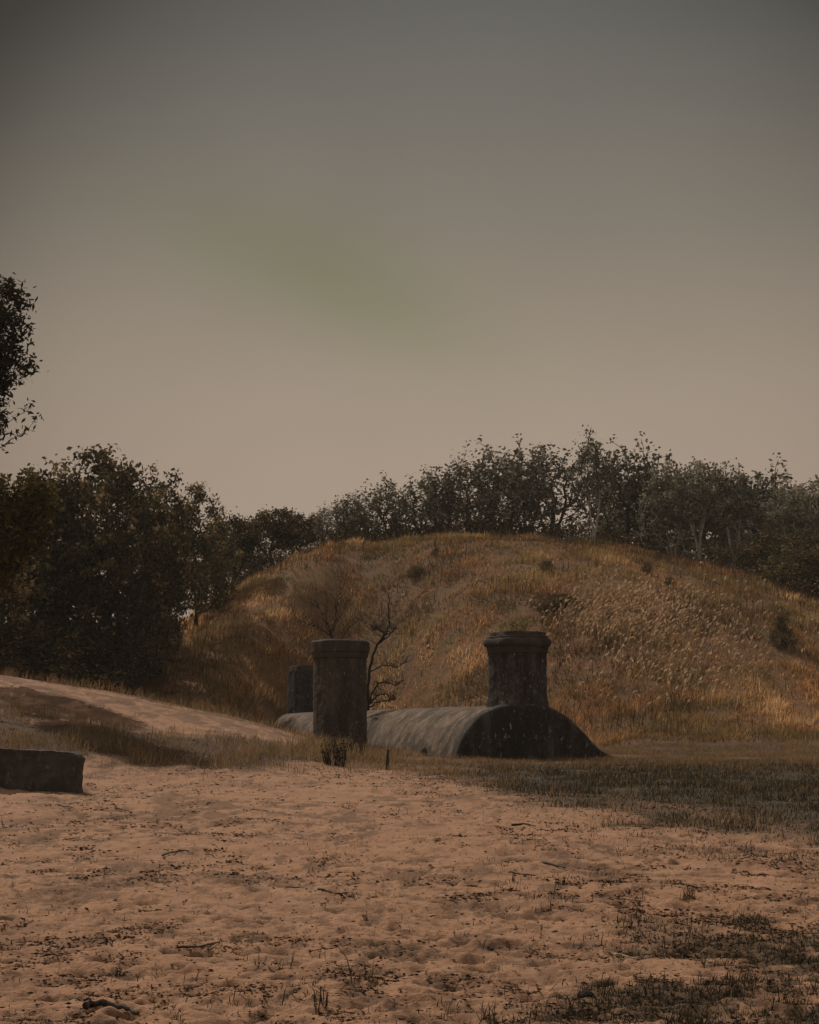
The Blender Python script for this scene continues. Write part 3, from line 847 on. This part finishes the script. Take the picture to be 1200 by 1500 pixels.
# leafless shrubs behind the free standing shaft
def pix_path(pts, Y, r, j=.02):
    return [at(a, b, Y) + Vector((0, r.uniform(-j, j) * 6, 0)) for a, b in pts]
def bare(name, label, Y, strokes, seed, thick, twigs=0):
    r = random.Random(seed); tubes = []
    for pts, w0, w1 in strokes:
        path = []
        V = [Vector((a, b, 0)) for a, b in pts]
        for i in range(len(V) - 1):
            m = 5
            for k in range(m):
                q = V[i].lerp(V[i + 1], k / m); path.append((q.x + r.uniform(-1.2, 1.2), q.y + r.uniform(-1.2, 1.2)))
        path.append(pts[-1])
        P = pix_path(path, Y, r)
        dep = r.uniform(-.7, .7)
        P = [q + Vector((0, dep * i / len(P), 0)) for i, q in enumerate(P)]
        tubes.append((P, [thick * (w0 + (w1 - w0) * i / (len(P) - 1)) for i in range(len(P))], 5))
        for _ in range(twigs):
            i = r.randrange(len(P) // 3, len(P)); q = P[i]
            d = Vector((r.uniform(-1, 1), r.uniform(-.8, .8), r.uniform(.1, 1.1))) * r.uniform(.25, .7)
            w = thick * .16
            tubes.append(([q, q + d * .5 + Vector((r.uniform(-.06, .06), 0, .03)), q + d], [w, w * .8, w * .4], 3))
    b = strokes[0][0][0]; base = at(b[0], b[1], Y); g = gz(base.x, Y)
    root = empty(name, (base.x, Y, g))
    me = tubes_mesh('branches', tubes)
    o = link('branches', me, M_black, root); o.location = (-base.x, -Y, -g)
    tag(root, label, 'bare shrub', 'leafless shrubs behind the vent shaft')
bare('bare_shrub', 'leafless shrub with a fan of thin upright stems showing over the vent shaft top', 66.0,
     [([(492, 1030), (488, 970), (484, 925)], 1, .9), ([(484, 930), (466, 918), (440, 912)], .6, .2), ([(484, 930), (478, 905), (480, 872)], .6, .2), ([(484, 930), (492, 905), (494, 880), (497, 862)], .7, .2),
      ([(484, 930), (472, 900), (462, 880)], .5, .15), ([(488, 950), (505, 930), (514, 918), (530, 906)], .6, .2), ([(484, 930), (500, 900), (512, 878)], .4, .15), ([(492, 1000), (500, 950), (502, 915)], .5, .2)], 3, .045, 30)
bare('bare_shrub', 'crooked leafless dead tree leaning right out from behind the vent shaft', 64.0,
     [([(538, 1040), (540, 985), (552, 945), (566, 928), (570, 915), (571, 880), (567, 868)], 1.3, .15), ([(552, 945), (568, 932), (580, 920)], .8, .3), ([(566, 928), (555, 922), (545, 925)], .7, .3),
      ([(538, 1036), (546, 1012), (556, 1000), (570, 1000), (582, 1004), (592, 996)], .8, .3), ([(538, 1036), (552, 1018), (566, 1016), (576, 1026)], .8, .3), ([(538, 1040), (550, 1030), (566, 1027), (580, 1024)], .7, .3),
      ([(540, 985), (560, 975), (580, 978), (596, 970)], .6, .2)], 5, .05, 40)

# ------------------------------------------------------------------ grass
def blades(name, P, h, w, tint, r, lean=.35, wind=(0.10, 0), seg=2):
    n = len(P)
    yaw = r.uniform(0, 2 * math.pi, n); side = np.stack([np.cos(yaw), np.sin(yaw), np.zeros(n)], 1)
    ld = r.uniform(0, 2 * math.pi, n); lm = np.abs(r.normal(0, lean, n))
    ln = np.stack([np.cos(ld) * lm + wind[0], np.sin(ld) * lm + wind[1], np.ones(n)], 1)
    ln /= np.linalg.norm(ln, axis=1, keepdims=True)
    tipd = ln + np.stack([np.cos(ld) * lm * 1.1 + wind[0], np.sin(ld) * lm * 1.1, -.35 * lm], 1)
    hw = (w * .5)[:, None]; hh = h[:, None]
    if seg == 2:
        mid = P + ln * hh * .55; tip = P + tipd * hh * .5 + ln * hh * .0
        tip = mid + (tipd - ln * .0) * hh * .42
        V = np.stack([P - side * hw, P + side * hw, mid + side * hw * .8, mid - side * hw * .8, tip], 1).reshape(-1, 3)
        b = np.arange(n)[:, None] * 5
        f4 = b + np.array([0, 1, 2, 3]); f3 = b + np.array([3, 2, 4])
        Fl = np.concatenate([f4, f3], 1).ravel(); cn = np.tile([4, 3], n)
        return mesh_np(name, V, Fl, cn, {'tint': np.repeat(tint, 5)})
    tip = P + ln * hh
    V = np.stack([P - side * hw, P + side * hw, tip], 1).reshape(-1, 3)
    return mesh_np(name, V, np.arange(3 * n), np.full(n, 3), {'tint': np.repeat(tint, 3)})

# footprints of the concrete, so that nothing grows through it
def clear_of_bunker(X, Y):
    dx, dy = X - origin.x, Y - origin.y
    lx = dx * math.cos(TH) + dy * math.sin(TH); l_y = -dx * math.sin(TH) + dy * math.cos(TH)
    a = ~((np.abs(lx) < 2.12) & (l_y > -.03) & (l_y < 31.4)) & ~((lx > 0) & (lx < 3.3) & (l_y > -.5) & (l_y < 1.2))
    b = np.hypot(X - tw.x, Y - tw.y) > .8
    bb = ~((X < block.location.x + 1.45) & (np.abs(Y - block.location.y) < .33))
    return a & b & bb

def hill_grass():
    r = np.random.default_rng(301)
    n = 520000
    X = r.uniform(-34, 36, n); Y = r.uniform(61, 111, n)
    keep = np.abs(X / Y) < .34
    X, Y = X[keep], Y[keep]
    cl = fbm(X * .9, Y * .9, 3, 200); big = fbm(X * .12, Y * .12, 3, 210); pt = fbm(X * .35, Y * .3, 3, 205)
    dens = .48 + 1.4 * np.clip(cl - .3, 0, 1)
    dens = dens * sstep(59, 66, Y + (pt - .5) * 7)
    keep = (r.uniform(0, 1, len(X)) < dens) & clear_of_bunker(X, Y)
    X, Y, cl, big, pt = X[keep], Y[keep], cl[keep], big[keep], pt[keep]
    h = (.12 + .62 * np.clip(cl - .3, 0, .6) + .35 * np.clip(pt - .45, 0, 1)) * r.uniform(.55, 1.3, len(X))
    t = np.clip(r.normal(.40, .22, len(X)) + (cl - .5) * .7 + (big - .5) * 1.2 + (pt - .5) * 1.0, 0, 1)
    w = r.uniform(.016, .040, len(X))
    P = np.stack([X, Y, ground_z(X, Y) - .05], 1)
    o = link('dry_hill_grass', blades('dry_hill_grass', P, h, w, t, r, .55, (.08, -.02)), M_gHill)
    tag(o, 'dry orange brown grass covering the hill', 'grass', None, 'stuff')
hill_grass()

def stalks_on_hill():
    r = np.random.default_rng(310)
    n = 60000
    X = r.uniform(-24, 28, n); Y = r.uniform(64, 106, n)
    cl = fbm(X * .45, Y * .45, 3, 330); px, py = proj(X, Y, ground_z(X, Y))
    k = (r.uniform(0, 1, n) < .03 + .6 * sstep(.52, .68, cl)) & (np.abs(px - 600) < 680) & clear_of_bunker(X, Y)
    X, Y = X[k], Y[k]; m = len(X)
    P = np.stack([X, Y, ground_z(X, Y) - .05], 1)
    o = link('brown_stalks', blades('brown_stalks', P, r.uniform(.35, .85, m), r.uniform(.02, .04, m), r.uniform(0, 1, m) ** 1.6, r, .16, (.06, 0)), M_stalk)
    tag(o, 'dark red brown dead stalks standing in patches among the hill grass', 'grass', None, 'stuff')
stalks_on_hill()

def plumes():
    r = np.random.default_rng(302)
    pts = []
    for _ in range(3000):
        u_, v_ = r.uniform(), r.uniform()
        a = r.integers(0, 10)
        if a < 6: px, py = r.normal(915, 50), r.normal(903, 18)
        elif a < 8: px, py = r.normal(1000, 70), r.normal(940, 30)
        elif a < 9: px, py = r.normal(990, 90), r.normal(1005, 22)
        else: px, py = r.uniform(560, 1200), r.uniform(830, 1040)
        pts.append((px, py))
    pts = np.array(pts)
    # drop the pixel grid onto the hill by a coarse lookup
    Ys = np.arange(66, 104, .4)
    P = []
    for px, py in pts:
        d = ray(px, py); zs = EYE + d[2] / d[1] * Ys; xs = d[0] / d[1] * Ys
        g = ground_z(xs, Ys); k = np.argmax(zs < g)
        if k > 0 and zs[k] < g[k]: P.append((xs[k], Ys[k] + r.uniform(-.2, .2)))
    P = np.array(P); P = np.stack([P[:, 0], P[:, 1], ground_z(P[:, 0], P[:, 1])], 1)
    n = len(P)
    h = r.uniform(.3, .65, n)
    lean = np.stack([r.normal(.3, .28, n), r.normal(-.05, .15, n), np.ones(n)], 1); lean /= np.linalg.norm(lean, axis=1, keepdims=True)
    top = P + lean * h[:, None]
    hd = lean + np.stack([r.normal(.7, .55, n), r.normal(0, .3, n), np.zeros(n)], 1); hd /= np.linalg.norm(hd, axis=1, keepdims=True)
    L = r.uniform(.12, .26, n)[:, None]
    side = np.cross(hd, np.array([.1, 1., .1])); side /= np.linalg.norm(side, axis=1, keepdims=True)
    sx = np.tile(np.array([[1., 0, 0]]), (n, 1))
    sw = .006
    V = np.stack([P - sx * sw, P + sx * sw, top + sx * sw * .7, top - sx * sw * .7,
                  top, top + hd * L * .4 + side * L * .2, top + hd * L, top + hd * L * .4 - side * L * .18], 1).reshape(-1, 3)
    b = np.arange(n)[:, None] * 8
    Fl = np.concatenate([b + np.arange(4), b + 4 + np.arange(4)], 1).ravel()
    t = r.uniform(0, 1, n)
    o = link('feathery_grass', mesh_np('feathery_grass', V, Fl, np.full(2 * n, 4), {'tint': np.repeat(t, 8)}), M_plume)
    tag(o, 'pale feathery seed heads bending right on the right side of the hill', 'grass', None, 'stuff')
plumes()

def left_(px): return 1 - sstep(430, 500, px)

def belt_grass():
    r = np.random.default_rng(303)
    n = 960000
    u_ = r.uniform(-.38, .38, n); Y = np.sqrt(r.uniform(20. ** 2, 70. ** 2, n)); X = u_ * Y
    px, py, belt, hillm, dark, strag, moss_dark = zones(X, Y)
    cl = fbm(X * 1.6, Y * 1.2, 3, 220)
    ok = clear_of_bunker(X, Y)
    k1 = (r.uniform(0, 1, n) < belt * (1 - .85 * dark) * (.08 + 1.7 * np.clip(cl - .3, 0, 1) * (1 - .55 * sstep(0, 200, px) * left_(px)))) & ok
    P = np.stack([X[k1], Y[k1], surf_z(X[k1], Y[k1]) - .02], 1); m = len(P)
    lf = 1 - sstep(430, 640, px[k1]); pn = fbm(X[k1] * .7, Y[k1] * .5, 3, 222)
    h = (.08 + .22 * lf * sstep(.3, .7, pn) + .22 * np.clip(cl[k1] - .4, 0, 1)) * r.uniform(.4, 1.5, m)
    t = np.clip(r.normal(.45, .22, m) + (cl[k1] - .5) * .8, 0, 1)
    o = link('dry_grass', blades('dry_grass', P, h, r.uniform(.007, .017, m), t, r, .6, (.10, 0)), M_gBelt)
    tag(o, 'dry brown grass belt between the sand and the bunker', 'grass', None, 'stuff')
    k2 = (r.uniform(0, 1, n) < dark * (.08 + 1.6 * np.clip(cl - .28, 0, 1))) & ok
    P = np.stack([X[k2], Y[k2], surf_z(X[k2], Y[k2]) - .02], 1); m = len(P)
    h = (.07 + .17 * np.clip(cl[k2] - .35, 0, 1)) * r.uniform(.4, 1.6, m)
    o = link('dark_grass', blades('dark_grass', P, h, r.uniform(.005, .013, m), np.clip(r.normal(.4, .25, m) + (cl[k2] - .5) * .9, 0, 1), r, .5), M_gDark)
    tag(o, 'short dark green grass in front of the bunker on the right, band shade in its colour', 'grass', None, 'stuff')
    # stragglers on the sand
    n = 780000
    u_ = r.uniform(-.42, .42, n); Y = 1 / r.uniform(1 / 46., 1 / 8.5, n); X = u_ * Y
    px, py, belt, hillm, dark, strag, moss_dark = zones(X, Y)
    tuft = sstep(.57, .68, fbm(X * 5, Y * 5, 2, 240))
    right = sstep(250, 1200, px)
    d = np.maximum(strag * .7, tuft * (.02 + .5 * right * sstep(.42, .62, fbm(X * .7, Y * .5, 2, 244)))) + moss_dark * .22
    k3 = (r.uniform(0, 1, n) < d * (1 - belt)) & clear_of_bunker(X, Y)
    P = np.stack([X[k3], Y[k3], surf_z(X[k3], Y[k3]) - .01], 1); m = len(P)
    h = r.uniform(.02, .075, m) * (1 + sstep(38, 44, Y[k3]) * 1.2) * (1 + (r.uniform(0, 1, m) < .06) * 1.4)
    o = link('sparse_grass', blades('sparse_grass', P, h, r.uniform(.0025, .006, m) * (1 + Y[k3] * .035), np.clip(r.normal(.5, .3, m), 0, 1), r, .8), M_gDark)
    tag(o, 'sparse thin grass straggling over the trampled sand', 'grass', None, 'stuff')
belt_grass()

def litter():
    r = np.random.default_rng(304)
    n = 630000
    u_ = r.uniform(-.42, .42, n); Y = 1 / r.uniform(1 / 44., 1 / 8.4, n); X = u_ * Y
    px, py, belt, hillm, dark, strag, moss_dark = zones(X, Y)
    cl = fbm(X * 3.2, Y * 2.2, 3, 260)
    d = .03 + (.32 + .48 * sstep(11, 16, Y)) * sstep(.53, .66, cl) * sstep(.36, .6, fbm(X * .8, Y * .5, 3, 262)) + .25 * moss_dark + .15 * strag
    k = (r.uniform(0, 1, n) < d) & clear_of_bunker(X, Y)
    X, Y = X[k], Y[k]; m = len(X)
    P = np.stack([X, Y, surf_z(X, Y) + r.uniform(.003, .012, m)], 1)
    V, t = quad_leaves(P, .017, .5, r, .75)
    V = V.reshape(-1, 4, 3); sc2 = r.uniform(.3, 1.0, m) ** 1.8 * 1.5 * (1 + (Y * .065))
    V = (V - P[:, None]) * sc2[:, None, None]; V[..., 2] *= .6; V = (V + P[:, None]).reshape(-1, 3)
    o = link('leaf_litter', mesh_np('leaf_litter', V, np.arange(len(V)), np.full(m, 4), {'tint': t}), M_litter)
    tag(o, 'small brown leaf fragments and crumbs strewn over the sand', 'leaf litter', None, 'stuff')
litter()

# ------------------------------------------------------------------ sticks, weeds, stake
def stick(pts, w, label, mat=None, cat='stick', name='stick', lift=.95, group='sticks lying on the sand', seed=1):
    r = random.Random(seed)
    P = []
    for i in range(len(pts) - 1):
        for k in range(4):
            f = k / 4; P.append((pts[i][0] + (pts[i + 1][0] - pts[i][0]) * f, pts[i][1] + (pts[i + 1][1] - pts[i][1]) * f))
    P.append(pts[-1])
    G = [ground_at(a, b) for a, b in P]
    G = [Vector((g.x, g.y, sz(g.x, g.y) + w * lift)) for g in G]
    # a stick is stiff: even out the bumps it spans
    zs = [g.z for g in G]; top = max(zs)
    for i, g in enumerate(G): g.z = max(g.z - .2 * w, zs[0] + (zs[-1] - zs[0]) * i / (len(G) - 1), top - 1.3 * w) + r.uniform(-.08, .08) * w
    rad = [w * (1.0 - .45 * i / (len(G) - 1)) * r.uniform(.85, 1.12) for i in range(len(G))]
    o0 = G[0].copy()
    tb = [([g - o0 for g in G], rad, 7)]
    me = tubes_mesh(name, tb)
    o = link(name, me, mat or M_dead, None, True); o.location = o0
    return tag(o, label, cat, group)
stick([(126, 1482), (148, 1478), (168, 1480), (186, 1486), (204, 1492)], .022, 'thick dark curved branch lying in a hollow at the lower left', lift=2.0)
stick([(900, 1398), (918, 1403), (938, 1410)], .007, 'straight pale bleached stick on the sand at the lower right', M_stickP)
stick([(262, 1392), (290, 1392), (322, 1387)], .009, 'long thin dark stick lying level in the middle of the left sand')
stick([(418, 1302), (432, 1302), (446, 1301)], .013, 'short thick black stick left of centre on the sand')
stick([(466, 1306), (476, 1308), (486, 1311)], .011, 'short black stick just right of the short thick one')
stick([(238, 1256), (248, 1250), (262, 1248), (276, 1249)], .012, 'crooked forked looking twig on the upper left sand')
stick([(168, 1184), (180, 1187), (194, 1193)], .012, 'small dark twig right below the concrete block')
stick([(85, 1180), (95, 1183), (106, 1185)], .012, 'short curved twig under the block near the left edge')
stick([(750, 1210), (766, 1208), (784, 1210)], .016, 'dark twig near the edge of the dark grass')
stick([(795, 1266), (812, 1269), (828, 1274)], .014, 'dark crumbling twig right of centre on the sand')
stick([(745, 1281), (765, 1284), (784, 1286)], .010, 'thin brown stick below the dark crumbling twig')
stick([(385, 1415), (394, 1421), (402, 1427)], .008, 'thin slanting twig in the lower middle of the sand')

def stalks(name, label, cat, px, py, specs, mat, group=None, leaf=None, w=.006, part='stems'):
    """upright weed at a ground pixel; specs: list of (dx px, height px, lean px)"""
    g = ground_at(px, py); s = g.y / F
    r = random.Random(int(px * 7 + py)); tubes = []; tips = []
    for dx, hp, ln in specs:
        b = Vector((dx * s, r.uniform(-.06, .06), 0)); t = b + Vector((ln * s, r.uniform(-.08, .08), hp * s))
        m = b.lerp(t, .5) + Vector((r.uniform(-.02, .02), 0, .02)) - Vector((ln * s * .12, 0, 0))
        tubes.append(([b + Vector((0, 0, -.03)), m, t], [w, w * .8, w * .35], 4)); tips.append((b, m, t))
    root = empty(name, (g.x, g.y, sz(g.x, g.y)))
    link(part, tubes_mesh(part, tubes), mat, root)
    if leaf:
        lm, k, L, sp = leaf; rr = np.random.default_rng(int(px + py)); cen = []
        for b, m, t in tips:
            f = rr.uniform(.25, 1.05, k); q = np.array([tuple(b.lerp(t, x)) for x in f]); cen.append(q + rr.normal(size=q.shape) * sp)
        V, t = quad_leaves(np.concatenate(cen), L, .4, rr, .1)
        link('leaves', mesh_np('leaves', V, np.arange(len(V)), np.full(len(V) // 4, 4), {'tint': t}), lm, root)
    return tag(root, label, cat, group)

def tuft(label, px, py, n, spread, hp, lean, seed):
    g = ground_at(px, py); s = g.y / F; r = np.random.default_rng(seed)
    P = np.stack([r.normal(0, spread * s * .5, n), r.normal(0, spread * s * .6, n), np.full(n, -.012)], 1)
    h = hp * s * r.uniform(.3, 1.05, n) ** 1.2
    me = blades('grass_tuft', P, h, r.uniform(.002, .0048, n) * (1 + g.y * .03), np.clip(r.normal(.45, .28, n), 0, 1), r, lean)
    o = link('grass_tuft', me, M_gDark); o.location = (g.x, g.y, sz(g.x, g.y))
    tag(o, label, 'grass tuft', GT)
R0 = random.Random(4)
def fan(n, spread, h, ln): return [(R0.uniform(-spread, spread), h * R0.uniform(.5, 1), R0.uniform(-ln, ln)) for _ in range(n)]
GT = 'grass tufts on the sand'
stalks('weed', 'dry brown weed clump in front of the vent shaft foot', 'weed', 490, 1122, fan(30, 16, 42, 10), M_dead, None, (M_leafL, 5, .09, .05), .012)
stalks('weed', 'short reddish weed growing against the vent shaft foot', 'weed', 508, 1108, fan(26, 24, 38, 8), M_dead, None, (M_litter, 4, .08, .05), .012)
tuft('dark bushy tuft at the very bottom, left of centre', 410, 1496, 240, 20, 20, .5, 50)
tuft('tall bladed tuft at the bottom right of centre', 714, 1496, 56, 12, 40, .5, 51)
tuft('small lone grass blade tuft in the middle of the sand', 536, 1346, 32, 4, 20, .5, 52)
tuft('dense dark tuft at the lower right beside the pale stick', 890, 1442, 160, 12, 26, .5, 53)
tuft('wide dark tuft on the right side below the dark grass', 1100, 1352, 200, 30, 26, .5, 54)
tuft('upright dark tuft in the right middle of the sand', 1008, 1316, 64, 8, 34, .5, 55)
tuft('spiky thin tuft in the sand at the lower centre', 822, 1300, 36, 8, 24, .5, 56)
stalks('seedling', 'tiny dark two leaved seedling at the lower left', 'seedling', 173, 1426, [(0, 14, 0), (0, 12, -4), (0, 12, 5)], M_dead, None, (M_leafL, 4, .03, .006), .004)
stalks('seedling', 'dark crooked seedling near the bottom, left of centre', 'seedling', 262, 1492, [(0, 26, 6), (-2, 14, -5), (3, 18, 12)], M_dead, None, (M_leafL, 3, .025, .006), .004)
stalks('dry_stem', 'thin bent dry stem standing up from the sand at the bottom centre', 'dry stem', 519, 1442, [(0, 66, -34)], M_dead, None, None, .004)
stalks('seedling', 'small leafy seedling cluster at the bottom between centre and left', 'seedling', 470, 1478, fan(9, 9, 32, 9), M_dead, None, (M_leafL, 2, .025, .006), .004)

def wooden_stake():
    g = ground_at(567, 1128); s = g.y / F
    tb = [([Vector((0, 0, -.2)), Vector((.01, 0, 12 * s)), Vector((.02, 0, 30 * s))], [.045, .04, .035], 6)]
    o = link('stake', tubes_mesh('stake', tb), M_dead); o.location = g
    tag(o, 'short dark wooden stake standing in front of the barrel roof', 'stake')
wooden_stake()

def clod():
    g = ground_at(858, 1462); bm = bmesh.new(); bmesh.ops.create_icosphere(bm, subdivisions=4, radius=.045)
    for v in bm.verts:
        p = np.array(v.co)[None]; v.co *= 1 + float(n3(p, 25, 5)[0]) * .5 + float(n3(p, 70, 6)[0]) * .15
        v.co.z *= .75
    me = bpy.data.meshes.new('stone'); bm.to_mesh(me); bm.free()
    o = link('stone', me, M_black, None, False); o.location = (g.x, g.y, sz(g.x, g.y) + .008)
    tag(o, 'single dark lump of stone at the lower right of the sand', 'stone')
clod()

def chimney_weed():
    p = at(754, 927, 52.0); r = np.random.default_rng(8)
    root = empty('weed', (p.x, p.y, ztop + bz - .06))
    tubes = []; cen = []
    for k in range(26):
        b = Vector((r.uniform(-.3, .35), r.uniform(-.25, .25), 0)); t = b * 1.35 + Vector((r.uniform(-.1, .1), 0, r.uniform(.12, .42)))
        tubes.append(([b, b.lerp(t, .5), t], [.006, .005, .003], 4))
        cen.append(np.array(t) + r.normal(size=(9, 3)) * .07)
    link('stems', tubes_mesh('stems', tubes), M_dead, root)
    V, t = quad_leaves(np.concatenate(cen), .11, .45, r, .4)
    V[:, 2] = np.maximum(V[:, 2], .02)
    link('leaves', mesh_np('leaves', V, np.arange(len(V)), np.full(len(V) // 4, 4), {'tint': t}), M_leafY, root)
    tag(root, 'yellow green weed growing on top of the chimney over the end wall', 'weed')
chimney_weed()

# ------------------------------------------------------------------ sky, sun, camera
SUN_EL = R(43); SUN_AZ = math.atan2(-.50, .866)
sd = Vector((math.sin(SUN_AZ) * math.cos(SUN_EL), math.cos(SUN_AZ) * math.cos(SUN_EL), math.sin(SUN_EL)))
w = bpy.data.worlds.new('World'); sc.world = w; nt = NT(w)
bg = nt.n['Background']; outw = nt.n['World Output']
sky = nt.add('ShaderNodeTexSky', sky_type='NISHITA', sun_disc=False, sun_elevation=SUN_EL, sun_rotation=SUN_AZ % (2 * math.pi))
sky.dust_density = 6; sky.air_density = 1.5
nt.link(sky.outputs[0], bg.inputs[0]); bg.inputs[1].default_value = .05
dirv = nt.add('ShaderNodeTexCoord').outputs['Generated']
sep = nt.add('ShaderNodeSeparateXYZ'); nt.link(dirv, sep.inputs[0])
grad = nt.ramp(sep.outputs[2], [(0, (.38, .292, .225)), (.139, (.37, .287, .221)), (.19, (.335, .27, .208)), (.235, (.275, .23, .18)), (.282, (.218, .192, .155)), (.33, (.178, .164, .139)), (.375, (.15, .145, .13)), (.48, (.12, .118, .11)), (.68, (.38, .37, .34)), (1, (.66, .64, .60))])  # overhead stops, out of view, raised to brighten the shade
def dot(v):
    m = nt.add('ShaderNodeVectorMath', operation='DOT_PRODUCT'); nt.link(dirv, m.inputs[0]); m.inputs[1].default_value = tuple(v); return m.outputs['Value']
def nrm(px, py):
    d = ray(px, py); return d / np.linalg.norm(d)
_th = [.70, .60, .52, .46, .42, .39, .365, .345, .325, .30, .275, .25, .22, .18, .13, 0]
_g = [.85, .62, .36, .18, .10, .10, .14, .22, .36, .56, .70, .81, .90, .96, .99, 1]
gl = nt.ramp(nt.maprange(dot(nrm(680, 690)), .7, 1.0), [(max(0, (math.cos(q) - .7) / .3), (g,) * 3) for q, g in zip(_th, _g)])  # corner falloff around the view, darkening put into the sky colour
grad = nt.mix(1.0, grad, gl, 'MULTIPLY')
# faint greenish smear tinted into the sky, no real cloud
c0 = nrm(480, 405); e1 = nrm(690, 490) - nrm(290, 310); e1 /= np.linalg.norm(e1); e2 = np.cross(c0, e1)
a = nt.math('SUBTRACT', dot(e1), float(c0 @ e1)); b2 = nt.math('SUBTRACT', dot(e2), float(c0 @ e2))
q = nt.math('ADD', nt.math('POWER', nt.math('ABSOLUTE', nt.math('DIVIDE', a, .095)), 2.), nt.math('POWER', nt.math('ABSOLUTE', nt.math('DIVIDE', b2, .030)), 2.))
veil = nt.math('MULTIPLY', nt.math('POWER', 2.718, nt.math('MULTIPLY', q, -1.0)), .8)
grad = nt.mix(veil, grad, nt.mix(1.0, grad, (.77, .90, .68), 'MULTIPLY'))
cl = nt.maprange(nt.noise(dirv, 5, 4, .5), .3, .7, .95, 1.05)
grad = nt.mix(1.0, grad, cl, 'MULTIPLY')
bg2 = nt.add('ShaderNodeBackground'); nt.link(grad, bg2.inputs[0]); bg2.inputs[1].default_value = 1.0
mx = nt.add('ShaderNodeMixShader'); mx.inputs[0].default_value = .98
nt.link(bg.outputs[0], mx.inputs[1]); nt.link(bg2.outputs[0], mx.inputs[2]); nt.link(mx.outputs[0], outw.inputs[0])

def haze():  # scattering volume added to lift the dark tones
    bm = bmesh.new(); bmesh.ops.create_cube(bm, size=1)
    me = bpy.data.meshes.new('haze'); bm.to_mesh(me); bm.free()
    m = bpy.data.materials.new('thin_air_haze'); h = NT(m)
    h.n.remove(h.n['Principled BSDF'])
    v = h.add('ShaderNodeVolumePrincipled'); v.inputs['Color'].default_value = (.9, .84, .76, 1); v.inputs['Density'].default_value = HAZE
    h.link(v.outputs[0], h.n['Material Output'].inputs['Volume'])
    o = link('haze', me, m); o.scale = (8400, 760, 46); o.location = (0, 310, 21)
    o['kind'] = 'stuff'; o['label'] = 'thin warm haze added over the dunes to lift dark tones'; o['category'] = 'haze'
HAZE = .00028
haze()

sun = bpy.data.lights.new('sun', 'SUN'); sun.energy = 3.5; sun.angle = R(.6); sun.color = (1.0, .87, .72)
so = bpy.data.objects.new('sun', sun); C.objects.link(so); so.rotation_euler = sd.to_track_quat('Z', 'Y').to_euler(); so.location = (-30, 40, 60)

cam = bpy.data.cameras.new('camera'); co = bpy.data.objects.new('camera', cam); C.objects.link(co)
cam.sensor_fit = 'VERTICAL'; cam.sensor_height = 36; cam.sensor_width = 28.8; cam.lens = F / 1500 * 36
cam.clip_end = 5000; cam.clip_start = .05
co.location = (0, 0, EYE); co.rotation_euler = (math.pi / 2 + TILT, 0, 0)
sc.camera = co
sc.view_settings.view_transform = 'Standard'; sc.view_settings.look = 'None'; sc.view_settings.exposure = 0.0; sc.view_settings.gamma = 1.0
sc.cycles.max_bounces = 5; sc.cycles.use_denoising = True; sc.cycles.denoiser = 'OPENIMAGEDENOISE'
